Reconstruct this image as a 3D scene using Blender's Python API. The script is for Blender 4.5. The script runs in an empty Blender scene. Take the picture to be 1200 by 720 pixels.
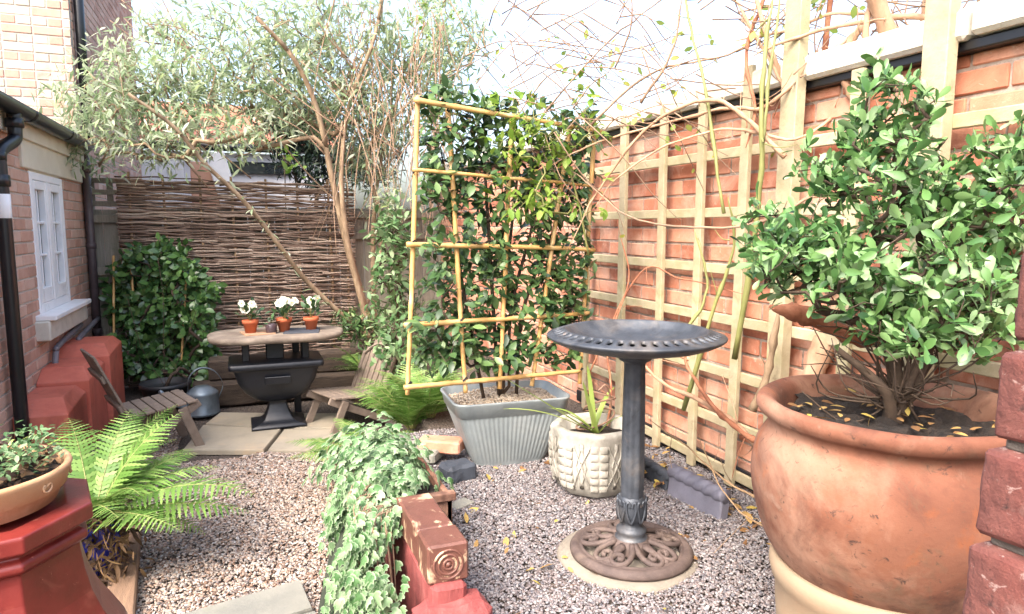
import bpy, bmesh, math, random
import numpy as np
R = math.radians
rng = np.random.default_rng(7)
random.seed(7)
SC = bpy.context.scene
COL = SC.collection
T = 0.35                                   # height of the raised gravel terrace

# ------------------------------------------------------------------ camera frame (survey helper: photo point -> place in the garden)
TH, PH, H, F = R(21.5), R(6.8), 1.45, 800.0
FW = np.array([math.sin(TH)*math.cos(PH), math.cos(TH)*math.cos(PH), -math.sin(PH)])
RT = np.array([math.cos(TH), -math.sin(TH), 0.0]); UP = np.cross(RT, FW); CAM = np.array([0, 0, H])
def ray(px, py): return FW + RT*(px-600)/F - UP*(py-360)/F
def at(px, py, d): return CAM + ray(px, py)*d
def atz(px, py, z): r = ray(px, py); return CAM + r*(z-H)/r[2]
def aty(px, py, y): r = ray(px, py); return CAM + r*y/r[1]
def atx(px, py, x): r = ray(px, py); return CAM + r*x/r[0]

# ------------------------------------------------------------------ materials
def S(r, g, b):
    f = lambda c: c/12.92 if c <= .04045 else ((c+.055)/1.055)**2.4
    return (f(r/255), f(g/255), f(b/255))
def pmat(name, cols, scale=8, detail=6, rough=.7, bump=.2, bscale=40, island=0.0, metal=0.0, trans=0.0, dist=0.0,
         stain=None, spec=.5, stretch=None, bdist=.01, rvar=0.0, rimcol=None, sub=0.0, voro=0.0):
    m = bpy.data.materials.new(name); m.use_nodes = True
    N, L = m.node_tree.nodes, m.node_tree.links
    for n in list(N): N.remove(n)
    out = N.new('ShaderNodeOutputMaterial'); b = N.new('ShaderNodeBsdfPrincipled')
    b.inputs['Roughness'].default_value = rough; b.inputs['Metallic'].default_value = metal
    b.inputs['Specular IOR Level'].default_value = spec
    tc = N.new('ShaderNodeTexCoord'); co = tc.outputs['Object']
    if stretch:
        mp = N.new('ShaderNodeMapping'); mp.inputs['Scale'].default_value = stretch
        L.new(co, mp.inputs['Vector']); co = mp.outputs['Vector']
    nz = N.new('ShaderNodeTexNoise'); nz.inputs['Scale'].default_value = scale; nz.inputs['Detail'].default_value = detail
    nz.inputs['Roughness'].default_value = .62; nz.inputs['Distortion'].default_value = dist
    L.new(co, nz.inputs['Vector'])
    fac = nz.outputs['Fac']
    mr = N.new('ShaderNodeMapRange'); mr.inputs['From Min'].default_value = .25; mr.inputs['From Max'].default_value = .75
    L.new(fac, mr.inputs['Value']); fac = mr.outputs['Result']
    if island:
        g = N.new('ShaderNodeNewGeometry')
        mx = N.new('ShaderNodeMix'); mx.data_type = 'FLOAT'; mx.inputs['Factor'].default_value = island
        L.new(fac, mx.inputs['A']); L.new(g.outputs['Random Per Island'], mx.inputs['B']); fac = mx.outputs['Result']
    rp = N.new('ShaderNodeValToRGB'); e = rp.color_ramp.elements
    cols = [(i/(max(1, len(cols)-1)), c) if len(c) == 3 else (c[0], c[1:]) for i, c in enumerate(cols)]
    while len(e) < len(cols): e.new(.5)
    while len(e) > max(1, len(cols)): e.remove(e[-1])
    for k, (p, c) in enumerate(cols): e[k].position = p; e[k].color = (*c, 1)
    L.new(fac, rp.inputs['Fac']); col = rp.outputs['Color']
    if stain:                                                     # (colour, scale, low, high, strength): blotches with a shape of their own
        for (sc_, ss, lo, hi, st) in (stain if isinstance(stain, list) else [stain]):
            n2 = N.new('ShaderNodeTexNoise'); n2.inputs['Scale'].default_value = ss; n2.inputs['Detail'].default_value = 7
            n2.inputs['Roughness'].default_value = .65; n2.inputs['Distortion'].default_value = .6
            L.new(tc.outputs['Object'], n2.inputs['Vector'])
            m2 = N.new('ShaderNodeMapRange'); m2.inputs['From Min'].default_value = lo; m2.inputs['From Max'].default_value = hi
            m2.inputs['To Max'].default_value = st
            L.new(n2.outputs['Fac'], m2.inputs['Value'])
            mc = N.new('ShaderNodeMix'); mc.data_type = 'RGBA'
            L.new(m2.outputs['Result'], mc.inputs['Factor']); L.new(col, mc.inputs['A']); mc.inputs['B'].default_value = (*sc_, 1)
            col = mc.outputs['Result']
    if rimcol:                                                    # pale leaf margin, stored per vertex as 'rim'
        a = N.new('ShaderNodeAttribute'); a.attribute_name = 'rim'
        m3 = N.new('ShaderNodeMapRange'); m3.inputs['From Min'].default_value = .62; m3.inputs['From Max'].default_value = .95
        m3.inputs['To Max'].default_value = .45
        L.new(a.outputs['Fac'], m3.inputs['Value'])
        mc = N.new('ShaderNodeMix'); mc.data_type = 'RGBA'
        L.new(m3.outputs['Result'], mc.inputs['Factor']); L.new(col, mc.inputs['A']); mc.inputs['B'].default_value = (*rimcol, 1)
        col = mc.outputs['Result']
    L.new(col, b.inputs['Base Color'])
    if rvar:
        m4 = N.new('ShaderNodeMapRange'); m4.inputs['To Min'].default_value = rough-rvar; m4.inputs['To Max'].default_value = rough+rvar
        L.new(nz.outputs['Fac'], m4.inputs['Value']); L.new(m4.outputs['Result'], b.inputs['Roughness'])
    if bump:
        if voro:
            n3 = N.new('ShaderNodeTexVoronoi'); n3.inputs['Scale'].default_value = voro; o3 = n3.outputs['Distance']
        else:
            n3 = N.new('ShaderNodeTexNoise'); n3.inputs['Scale'].default_value = bscale; n3.inputs['Detail'].default_value = 8
            n3.inputs['Roughness'].default_value = .7; o3 = n3.outputs['Fac']
        L.new(co, n3.inputs['Vector'])
        bp = N.new('ShaderNodeBump'); bp.inputs['Strength'].default_value = bump; bp.inputs['Distance'].default_value = bdist
        L.new(o3, bp.inputs['Height']); L.new(bp.outputs['Normal'], b.inputs['Normal'])
    sh = b.outputs['BSDF']
    if trans:
        t = N.new('ShaderNodeBsdfTranslucent'); L.new(col, t.inputs['Color'])
        ms = N.new('ShaderNodeMixShader'); ms.inputs['Fac'].default_value = trans
        L.new(sh, ms.inputs[1]); L.new(t.outputs['BSDF'], ms.inputs[2]); sh = ms.outputs['Shader']
    L.new(sh, out.inputs['Surface'])
    return m
M = {}
def leafmat(n, cols, rough=.4, trans=.3, rimcol=None, island=.85, spec=.4):
    M[n] = pmat(n, cols, scale=3, rough=rough, bump=.15, bscale=120, island=island, trans=trans, rimcol=rimcol, spec=spec, bdist=.002)
M['brick'] = pmat('orange_red_brick', [S(112,66,52), S(160,98,74), S(182,120,94), S(200,146,120), S(140,84,70)], scale=14, island=.72, rough=.9, bump=.6, bscale=90, bdist=.004,
                  stain=[(S(206,178,160), 4, .48, .70, .6), (S(84,62,54), 2.6, .56, .74, .65), (S(206,190,174), 26, .62, .72, .5)])
M['mortar'] = pmat('lime_mortar', [S(104,94,86), S(150,136,124), S(186,172,158)], scale=25, rough=.95, bump=.6, bscale=150, bdist=.004)
M['palebrick'] = pmat('pale_pink_brick', [S(172,148,132), S(184,138,122), S(178,166,148), S(192,178,164), S(168,118,104)], scale=10, island=.75, rough=.9, bump=.5, bscale=80, bdist=.004)
M['palemortar'] = pmat('pale_mortar', [S(168,158,146), S(186,178,168)], scale=25, rough=.95)
M['darkbrick'] = pmat('old_house_brick', [S(150,116,100), S(182,140,120), S(196,164,146), S(174,124,104)], scale=10, island=.7, rough=.9, bump=.5, bscale=80, bdist=.004)
M['pillarbrick'] = pmat('weathered_red_brick', [S(66,36,33), S(98,56,50), S(118,72,64), S(134,96,88)], scale=28, detail=10, island=.2, rough=.92, bump=.9, bscale=60, bdist=.006,
                        stain=[(S(150,126,118), 18, .52, .68, .6), (S(176,156,148), 70, .60, .67, .65), (S(38,26,24), 38, .60, .70, .85), (S(104,42,36), 7, .5, .7, .6)])
M['pillarmortar'] = pmat('grey_mortar', [S(84,78,72), S(128,120,112)], scale=60, rough=.95, bump=1, bscale=120, bdist=.008)
M['redpaint'] = pmat('flat_red_masonry_paint', [S(172,84,68), S(194,104,84), S(202,114,94)], scale=5, rough=.6, bump=.25, bscale=25, stain=[(S(104,48,40), 3, .50, .74, .6), (S(196,150,132), 34, .66, .70, .7), (S(92,72,62), 6, .58, .76, .5)])
M['chimney'] = pmat('red_painted_clay', [S(94,30,27), S(118,42,37), S(130,54,47)], scale=6, rough=.34, bump=.15, bscale=18, rvar=.12,
                    stain=[(S(190,130,110), 46, .66, .69, .8), (S(70,26,24), 4, .50, .72, .6), (S(150,80,66), 9, .58, .7, .5), (S(110,88,76), 3, .6, .74, .35)])
M['pinkpaint'] = pmat('worn_pink_red_render', [S(96,38,38), S(134,64,62), S(162,96,92)], scale=12, rough=.85, bump=.9, bscale=30, bdist=.01, stretch=(1,1,.35), stain=(S(90,40,40), 7, .55, .75, .7))
M['brownglaze'] = pmat('brown_glazed_brick', [S(78,48,40), S(100,64,54), S(116,78,68)], scale=9, rough=.48, bump=.3, bscale=40, island=.35, stain=[(S(196,170,140), 9, .55, .60, .75), (S(84,52,44), 14, .6, .75, .6)])
M['palelichen'] = pmat('grey_coping_stone', [S(170,166,156), S(200,196,184), S(186,180,150)], scale=8, rough=.95, bump=.5, bscale=60, stain=(S(150,146,80), 6, .6, .72, .6))
M['blackpipe'] = pmat('black_gloss_pipe', [S(16,17,20), S(26,27,32)], scale=10, rough=.3, bump=.06, bscale=20, stain=(S(70,66,62), 20, .66, .8, .4))
M['brownpipe'] = pmat('brown_plastic_pipe', [S(70,58,60), S(92,78,80)], scale=8, rough=.45, bump=.05)
M['greypipe'] = pmat('grey_waste_pipe', [S(96,92,98), S(128,122,126)], scale=8, rough=.45, bump=.05)
M['white'] = pmat('white_window_paint', [S(226,228,230), S(238,238,238)], scale=8, rough=.45, bump=.1, stain=(S(150,146,132), 5, .58, .76, .5))
M['sillstone'] = pmat('cream_painted_stone', [S(176,170,156), S(208,204,192)], scale=6, rough=.85, bump=.3, stain=(S(120,124,104), 5, .55, .75, .5))
M['cream'] = pmat('cream_board_paint', [S(200,190,168), S(216,208,188)], scale=6, rough=.7, bump=.2)
M['slate'] = pmat('grey_roof_slate', [S(70,70,76), S(100,98,104)], scale=10, rough=.7, bump=.4)
M['rooftile'] = pmat('orange_clay_roof_tile', [S(150,92,70), S(176,120,94)], scale=14, rough=.85, bump=.6, bscale=30)
M['whitewall'] = pmat('white_render', [S(196,196,200), S(216,216,218)], scale=5, rough=.9, bump=.2)
M['glass'] = pmat('dark_window_glass', [S(24,28,32), S(48,54,58)], scale=2, rough=.03, bump=0, spec=.8)
M['fence'] = pmat('grey_weathered_fence_board', [S(104,98,88), S(136,130,118), S(156,152,140)], scale=10, rough=.9, bump=.5, stretch=(6,6,.6), bscale=40, island=.4, stain=(S(96,108,80), 4, .55, .75, .5))
M['weave'] = pmat('brown_hazel_rod', [S(74,58,50), S(112,92,80), S(146,126,112), S(184,168,152)], scale=16, rough=.85, bump=.4, bscale=60, island=.75)
M['stake'] = pmat('hazel_stake', [S(110,88,64), S(150,124,94)], scale=12, rough=.85, bump=.4)
M['oldwood'] = pmat('weathered_chair_teak', [S(92,80,70), S(124,110,98), S(150,138,124)], scale=14, rough=.85, bump=.5, bscale=50, island=.5, stretch=(1,1,1))
M['sleeper'] = pmat('old_timber_sleeper', [S(36,29,24), S(58,47,38), S(78,65,53)], scale=10, rough=.9, bump=.7, stretch=(.8,5,5), bscale=30)
M['trelliswood'] = pmat('pale_treated_batten', [S(144,130,102), S(170,158,130), S(190,180,154)], scale=12, rough=.85, bump=.35, island=.4, bscale=60, stain=[(S(132,136,84), 3.5, .48, .70, .65), (S(96,78,54), 14, .60, .74, .6), (S(206,196,170), 2.2, .54, .7, .5)])
M['bamboo'] = pmat('golden_bamboo_cane', [S(150,112,60), S(192,150,90), S(212,178,124)], scale=9, rough=.5, bump=.2, island=.4, stain=[(S(120,104,80), 7, .52, .70, .6), (S(222,204,168), 5, .55, .7, .5)])
M['greenwood'] = pmat('dark_green_stained_board', [S(34,42,34), S(52,60,46), S(66,72,56)], scale=7, rough=.8, bump=.4, stretch=(4,4,.6))
M['bark'] = pmat('tan_bark', [S(96,80,62), S(138,116,92), S(170,150,124)], scale=16, rough=.9, bump=.8, bscale=40, stretch=(1,1,.4))
M['twig'] = pmat('brown_twig', [S(104,84,68), S(158,130,106)], scale=12, rough=.85, bump=.3)
M['darkbark'] = pmat('dark_bark', [S(48,38,30), S(84,68,54)], scale=16, rough=.9, bump=.6)
M['redbark'] = pmat('reddish_brown_bark', [S(112,66,46), S(150,96,70), S(170,120,92)], scale=14, rough=.85, bump=.6, bscale=40)
M['vinebark'] = pmat('pinkish_climber_bark', [S(140,104,80), S(176,140,112), S(196,164,138)], scale=14, rough=.85, bump=.6, bscale=50, stretch=(1,1,.4))
M['greenstem'] = pmat('green_yellow_stem', [S(100,104,56), S(138,138,84)], scale=10, rough=.6, bump=.1)
M['terracotta'] = pmat('old_terracotta', [S(78,44,32), S(106,64,46), S(124,80,60), S(118,70,44)], scale=4.2, detail=10, rough=.85, bump=.4, bscale=45, bdist=.005, dist=.5,
                       stain=[(S(160,126,106), 2.0, .46, .64, .65), (S(160,142,126), 9, .60, .74, .45), (S(62,34,26), 4.5, .50, .70, .85), (S(150,78,28), 3.3, .56, .68, .7), (S(88,82,64), 7, .58, .72, .5), (S(44,32,28), 34, .62, .70, .85), (S(70,60,48), 70, .60, .68, .5)])
M['creampot'] = pmat('pale_cream_clay', [S(136,116,94), S(158,138,114)], scale=4, rough=.8, bump=.15, stain=(S(160,120,88), 3, .55, .75, .5))
M['bowlclay'] = pmat('light_terracotta', [S(160,114,80), S(182,140,102), S(192,156,118)], scale=5, rough=.8, bump=.2, stain=(S(222,190,160), 5, .56, .72, .5))
M['smallclay'] = pmat('small_pot_terracotta', [S(170,84,52), S(190,104,66)], scale=9, rough=.8, bump=.15)
M['soil'] = pmat('dark_soil', [S(16,12,10), S(36,28,23), S(62,50,41)], scale=40, rough=.95, bump=1, bscale=70, bdist=.02)
M['iron'] = pmat('blue_grey_cast_iron', [S(42,46,53), S(64,69,77), S(88,92,98)], scale=10, rough=.5, bump=.25, bscale=60, metal=.35, stain=[(S(120,112,104), 6, .52, .72, .55), (S(24,25,28), 13, .54, .72, .6), (S(110,92,78), 22, .62, .72, .5)])
M['rust'] = pmat('rusted_cast_iron', [S(58,47,45), S(82,69,65), S(106,91,85)], scale=14, rough=.75, bump=.35, bscale=60, metal=.1, stain=(S(124,108,96), 9, .56, .72, .5))
M['blackiron'] = pmat('black_painted_iron', [S(14,17,24), S(26,30,38)], scale=10, rough=.42, bump=.15, bscale=40, stain=(S(70,72,76), 12, .66, .8, .4))
M['zinc'] = pmat('galvanised_grey', [S(112,120,122), S(138,146,148), S(156,162,162)], scale=6, rough=.5, bump=.1, bscale=30, metal=.25, stain=[(S(92,98,98), 4, .56, .74, .5), (S(176,176,168), 9, .6, .75, .35)])
M['can'] = pmat('galvanised_can', [S(92,104,114), S(124,136,146)], scale=9, rough=.42, bump=.1, metal=.5, stain=(S(70,76,82), 7, .56, .74, .5))
M['stone'] = pmat('carved_reconstituted_stone', [S(122,118,110), S(160,156,146), S(188,184,174)], scale=9, rough=.92, bump=.5, bscale=60, bdist=.006, stain=[(S(80,75,64), 5, .52, .70, .65), (S(104,106,78), 3, .56, .74, .5)])
M['concrete'] = pmat('buff_concrete', [S(112,104,94), S(138,130,118)], scale=9, rough=.95, bump=.4, bscale=90)
M['slab'] = pmat('buff_sandstone_slab', [S(122,114,102), S(148,140,124), S(164,152,132)], scale=5, rough=.88, bump=.3, bscale=30, island=.3, stain=[(S(196,160,120), 2.2, .54, .74, .5), (S(120,116,104), 6, .58, .74, .45)])
M['greyslab'] = pmat('grey_stone_slab', [S(112,112,106), S(138,136,126)], scale=6, rough=.9, bump=.3, bscale=40, stain=(S(112,116,92), 5, .56, .76, .5))
M['tabletop'] = pmat('weathered_table_slab', [S(84,74,66), S(116,104,92), S(148,136,122)], scale=7, rough=.85, bump=.4, bscale=30, stain=(S(88,76,66), 6, .56, .74, .6))
M['tantile'] = pmat('tan_clay_tile', [S(150,116,90), S(172,138,110)], scale=8, rough=.8, bump=.2)
M['darkslate'] = pmat('dark_blue_slate', [S(44,48,56), S(66,72,82)], scale=10, rough=.6, bump=.5, bscale=25)
M['ropetile'] = pmat('purple_grey_clay', [S(84,84,96), S(114,113,126)], scale=9, rough=.6, bump=.3, stain=(S(64,62,68), 8, .56, .74, .6))
M['candle'] = pmat('dark_glass_jar', [S(52,40,44), S(84,70,74)], scale=6, rough=.2, bump=0)
M['blueglaze'] = pmat('cobalt_glaze', [S(22,26,92), S(44,50,140), S(70,78,170)], scale=9, rough=.2, bump=.1)
M['blackplastic'] = pmat('black_plastic_pot', [S(24,25,27), S(40,41,44)], scale=9, rough=.5, bump=.1)
M['rustwire'] = pmat('rusty_wire', [S(100,76,62), S(140,108,88)], scale=20, rough=.7, bump=.2)
M['timber'] = pmat('brown_edging_plank', [S(104,82,66), S(140,112,90)], scale=9, rough=.85, bump=.4, stretch=(5,.6,5))
M['gravelbase'] = pmat('gravel_bed', [S(48,40,36), S(86,76,68), S(120,108,98)], scale=90, rough=.95, bump=1, voro=70, bdist=.02)
PEB = [(0.0, *S(78,62,54)), (.12, *S(136,108,90)), (.3, *S(170,154,140)), (.42, *S(118,108,104)), (.6, *S(184,174,164)), (.75, *S(146,122,106)), (.86, *S(94,88,88)), (1, *S(212,206,200))]
M['pebble'] = pmat('mixed_buff_pebble', PEB, scale=50, island=.95, rough=.7, bump=.1, bscale=200, bdist=.002)
PEB2 = [(0.0, *S(68,63,65)), (.15, *S(106,94,92)), (.3, *S(132,124,124)), (.45, *S(90,88,94)), (.62, *S(150,147,147)), (.78, *S(112,100,98)), (.9, *S(76,75,81)), (1, *S(172,169,168))]
M['pebble2'] = pmat('mauve_grey_chipping', PEB2, scale=50, island=.95, rough=.7, bump=.1, bscale=200, bdist=.002)
M['peashingle'] = pmat('pale_pea_shingle', [S(150,130,108), S(190,172,150), S(206,194,176)], scale=50, island=.9, rough=.8, bump=.1)
M['dead'] = pmat('dry_leaf', [S(84,56,34), S(134,98,60), S(170,140,84), S(176,164,70)], scale=9, island=.8, rough=.8, bump=.2, trans=.2)
leafmat('deadfern', [S(40,30,24), S(70,52,38), S(104,80,56), S(128,104,70)], rough=.8, trans=.1)
leafmat('buddleia', [S(104,128,92), S(138,158,118), S(166,180,150), S(190,196,176), S(150,172,92)], rough=.6, trans=.5)
leafmat('camellia', [S(38,64,36), S(54,86,44), S(72,106,54), S(104,136,76)], rough=.28, trans=.12, spec=.5)
leafmat('jasmine', [S(36,58,36), S(56,82,48), S(80,108,62), S(120,142,88)], rough=.33, trans=.2)
leafmat('bright', [S(96,130,44), S(124,154,62), S(150,170,84)], rough=.45, trans=.45)
leafmat('yellowleaf', [S(120,146,66), S(154,170,88), S(190,186,90)], rough=.5, trans=.5)
leafmat('potshrub', [S(40,72,42), S(66,104,56), S(96,134,74), S(120,152,98), S(146,172,136)], rough=.36, trans=.18, spec=.55)
leafmat('fern', [S(70,106,44), S(92,128,56), S(116,148,74), S(142,166,96)], rough=.5, trans=.32)
leafmat('ivy', [S(60,96,54), S(86,124,76), S(116,148,104), S(152,176,138)], rough=.45, trans=.35, rimcol=S(196,208,178))
leafmat('yew', [S(16,30,22), S(26,44,30), S(36,58,38)], rough=.6, trans=.1)
leafmat('understorey', [S(50,84,46), S(78,112,66), S(112,140,96), S(160,176,138)], rough=.45, trans=.3)
leafmat('strap', [S(110,138,60), S(150,170,90), S(190,196,130)], rough=.4, trans=.3, island=.5)
leafmat('petal', [S(216,214,180), S(232,232,212), S(238,238,228)], rough=.5, trans=.3)
leafmat('hellebore', [S(40,66,40), S(62,92,56), S(86,116,76)], rough=.4, trans=.2)
M['pistil'] = pmat('yellow_stamens', [S(196,180,70), S(214,200,110)], rough=.7, bump=.1)
M['rosebud'] = pmat('red_petal', [S(150,24,30), S(176,40,44)], rough=.5, bump=.1)

# ------------------------------------------------------------------ mesh helpers
class MB:
    def __init__(s): s.v = []; s.f = []; s.n = 0; s.rim = []
    def add(s, v, f, rim=None):
        v = np.asarray(v, float).reshape(-1, 3); s.v.append(v)
        s.f += [tuple(int(i)+s.n for i in q) for q in f]; s.n += len(v)
        s.rim.append(np.zeros(len(v)) if rim is None else np.asarray(rim, float))
    def build(s, name, mat, parent=None, smooth=True, loc=None):
        me = bpy.data.meshes.new(name)
        v = np.concatenate(s.v) if s.v else np.zeros((0, 3))
        o = None
        if loc is not None: v = v - np.asarray(loc)
        me.from_pydata(v.tolist(), [], s.f)
        if any(r.any() for r in s.rim):
            a = me.attributes.new('rim', 'FLOAT', 'POINT'); a.data.foreach_set('value', np.concatenate(s.rim).astype(np.float32))
        me.update()
        if smooth: me.polygons.foreach_set('use_smooth', [True]*len(me.polygons))
        me.materials.append(M[mat] if isinstance(mat, str) else mat)
        o = bpy.data.objects.new(name, me); COL.objects.link(o)
        if loc is not None: o.location = loc
        if parent is not None: o.parent = parent
        return o
def fastmesh(name, v, faces, mat, parent=None, smooth=True, rim=None):
    """v (n,3), faces (m,k) constant k - fast path"""
    me = bpy.data.meshes.new(name); k = faces.shape[1]
    me.vertices.add(len(v)); me.vertices.foreach_set('co', np.asarray(v, np.float32).ravel())
    me.loops.add(faces.size); me.loops.foreach_set('vertex_index', faces.astype(np.int32).ravel())
    me.polygons.add(len(faces)); me.polygons.foreach_set('loop_start', np.arange(0, faces.size, k, dtype=np.int32))
    me.polygons.foreach_set('use_smooth', np.full(len(faces), smooth))
    if rim is not None:
        a = me.attributes.new('rim', 'FLOAT', 'POINT'); a.data.foreach_set('value', np.asarray(rim, np.float32))
    me.update(calc_edges=True); me.validate()
    me.materials.append(M[mat]); o = bpy.data.objects.new(name, me); COL.objects.link(o)
    if parent is not None: o.parent = parent
    return o
def nrm(a): a = np.asarray(a, float); return a/np.maximum(np.linalg.norm(a, axis=-1, keepdims=True), 1e-9)
def rot(rx=0, ry=0, rz=0):
    cx, sx, cy, sy, cz, sz = math.cos(rx), math.sin(rx), math.cos(ry), math.sin(ry), math.cos(rz), math.sin(rz)
    return np.array([[cz,-sz,0],[sz,cz,0],[0,0,1]])@np.array([[cy,0,sy],[0,1,0],[-sy,0,cy]])@np.array([[1,0,0],[0,cx,-sx],[0,sx,cx]])
def box_vf(size, c=(0,0,0), Rm=None, bev=.004, taper=None):
    """box with chamfered edges: 24 verts"""
    h = np.array(size)/2; b = min(bev, h.min()*.45); vs = []; idx = {}
    for sx in (-1, 1):
        for sy in (-1, 1):
            for sz in (-1, 1):
                for ax in range(3):
                    p = np.array([sx, sy, sz])*(h-b); p[ax] = (sx, sy, sz)[ax]*h[ax]
                    idx[(sx, sy, sz, ax)] = len(vs); vs.append(p)
    f = []
    for ax in range(3):
        u, w = [(1,2),(2,0),(0,1)][ax]
        for s in (-1, 1):
            q = []
            for (a, bb) in ((-1,-1),(1,-1),(1,1),(-1,1)):
                k = [0,0,0]; k[ax] = s; k[u] = a; k[w] = bb; q.append(idx[(*k, ax)])
            f.append(q if s > 0 else q[::-1])
    for ax in range(3):
        u, w = [(1,2),(2,0),(0,1)][ax]
        for a in (-1, 1):
            for bb in (-1, 1):
                k0 = [0,0,0]; k1 = [0,0,0]; k0[ax] = -1; k1[ax] = 1
                k0[u] = k1[u] = a; k0[w] = k1[w] = bb
                q = [idx[(*k0, u)], idx[(*k1, u)], idx[(*k1, w)], idx[(*k0, w)]]
                f.append(q if a*bb < 0 else q[::-1])
    for sx in (-1, 1):
        for sy in (-1, 1):
            for sz in (-1, 1):
                q = [idx[(sx, sy, sz, a)] for a in range(3)]
                f.append(q if sx*sy*sz > 0 else q[::-1])
    v = np.array(vs)
    if Rm is not None: v = v@np.asarray(Rm).T
    return v+np.array(c), f
def tube(mb, pts, rad, n=6, cap=True):
    pts = np.asarray(pts, float); k = len(pts); rad = np.broadcast_to(np.asarray(rad, float), (k,))
    t = nrm(np.gradient(pts, axis=0)); u = np.cross(t[0], [0, 0, 1.0])
    if np.linalg.norm(u) < .1: u = np.cross(t[0], [1.0, 0, 0])
    u = nrm(u); an = np.arange(n)*2*math.pi/n; ca, sa = np.cos(an)[:, None], np.sin(an)[:, None]; vs = []
    for i in range(k):
        u = nrm(u - t[i]*(u@t[i])); w = np.cross(t[i], u)
        vs.append(pts[i]+rad[i]*(ca*u+sa*w))
    f = [(i*n+j, i*n+(j+1) % n, (i+1)*n+(j+1) % n, (i+1)*n+j) for i in range(k-1) for j in range(n)]
    if cap: f += [tuple(range(n))[::-1], tuple((k-1)*n+j for j in range(n))]
    mb.add(np.concatenate(vs), f)
def spline(P, m=8):
    P = np.asarray(P, float)
    if len(P) < 3: return np.array([P[0]+(P[-1]-P[0])*t for t in np.linspace(0, 1, m)])
    Q = np.concatenate([[2*P[0]-P[1]], P, [2*P[-1]-P[-2]]]); out = []
    for i in range(1, len(Q)-2):
        for t in np.linspace(0, 1, m, endpoint=False):
            a, b, c, d = Q[i-1], Q[i], Q[i+1], Q[i+2]
            out.append(.5*((2*b)+(-a+c)*t+(2*a-5*b+4*c-d)*t*t+(-a+3*b-3*c+d)*t**3))
    out.append(P[-1]); return np.array(out)
def lathe(mb, prof, n=48, c=(0,0,0), rfun=None, close=False, phase=0.0):
    an = np.arange(n)*2*math.pi/n+phase; vs = []
    for i, (r, z) in enumerate(prof):
        rr = r*np.ones(n) if rfun is None else r*rfun(an, z, i)
        vs.append(np.stack([rr*np.cos(an), rr*np.sin(an), np.full(n, z)], 1)+np.array(c))
    k = len(prof)
    f = [(i*n+j, i*n+(j+1) % n, (i+1)*n+(j+1) % n, (i+1)*n+j) for i in range(k-1) for j in range(n)]
    if close: f += [tuple(range(n))[::-1], tuple((k-1)*n+j for j in range(n))]
    mb.add(np.concatenate(vs), f)
def empty(name, loc, label, cat, group=None, kind=None):
    o = bpy.data.objects.new(name, None); COL.objects.link(o); o.empty_display_size = .05
    tag(o, label, cat, group, kind); o['_b'] = list(map(float, loc)); return o
def tag(o, label, cat, group=None, kind=None):
    o['label'] = label; o['category'] = cat
    if group: o['group'] = group
    if kind: o['kind'] = kind
    return o
def bx(name, size, c, mat, parent=None, Rm=None, bev=.004, smooth=False):
    mb = MB(); mb.add(*box_vf(size, (0,0,0), Rm, bev)); o = mb.build(name, mat, parent, smooth); o.location = c; return o
def wob(o, amp, scale, seed=0, sub=0, fixed=None):
    """irregular surface: subdivide and push vertices with smooth noise"""
    me = o.data
    if sub:
        bm = bmesh.new(); bm.from_mesh(me); bmesh.ops.subdivide_edges(bm, edges=bm.edges[:], cuts=sub, use_grid_fill=True); bm.to_mesh(me); bm.free()
    from mathutils import noise, Vector
    for v in me.vertices:
        p = (v.co)*scale + Vector((seed*3.1, seed*1.7, seed*.9))
        v.co += Vector(noise.noise_vector(p))*amp
    me.update(); return o
# leaves -------------------------------------------------------------
def leaf_tpl(prof, fold=.18, curl=.15):
    """prof: list of (t, halfwidth) along a unit leaf; returns verts (x width, y length, z up), quads and rim values"""
    v, r = [], []
    for t, w in prof:
        z = -curl*t*t
        v += [(-w, t, z+fold*w), (0, t, z), (w, t, z+fold*w)]; r += [1, 0, 1]
    k = len(prof); f = []
    for i in range(k-1):
        a = i*3; f += [(a, a+1, a+4, a+3), (a+1, a+2, a+5, a+4)]
    return np.array(v, float), np.array(f), np.array(r, float)
LANCE = leaf_tpl([(0,.012), (.2,.09), (.45,.12), (.75,.075), (1,.004)])
OVAL = leaf_tpl([(0,.02), (.18,.15), (.45,.25), (.75,.19), (1,.012)])
OBOV = leaf_tpl([(0,.02), (.25,.09), (.6,.2), (.85,.19), (1,.05)], fold=.25, curl=.2)
PINNA = leaf_tpl([(0,.06), (.1,.13), (.16,.06), (.28,.12), (.34,.05), (.47,.1), (.53,.04), (.66,.075), (.72,.03), (.86,.045), (1,.004)], fold=0, curl=.1)
STRAP = leaf_tpl([(0,.02), (.3,.03), (.6,.03), (.85,.02), (1,.002)], fold=.4, curl=.0)
def ivy_tpl():
    P = [(0,0), (-.12,-.06), (-.34,.02), (-.46,.2), (-.28,.3), (-.42,.56), (-.16,.56), (0,1), (.16,.56), (.42,.56), (.28,.3), (.46,.2), (.34,.02), (.12,-.06)]
    v = [(0, .3, .05)]+[(x, y, -.22*abs(x)-.1*y*y) for x, y in P]
    n = len(P); mid = [(x*.62, .3+(y-.3)*.62, .04-.1*abs(x)) for x, y in P]
    v = v+mid; f = []
    for i in range(n):
        j = (i+1) % n
        f += [(1+i, 1+j, 1+n+j, 1+n+i), (1+n+i, 1+n+j, 0, 0)]
    r = [0]+[1]*n+[.5]*n
    return np.array(v, float), f, np.array(r, float)
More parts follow.
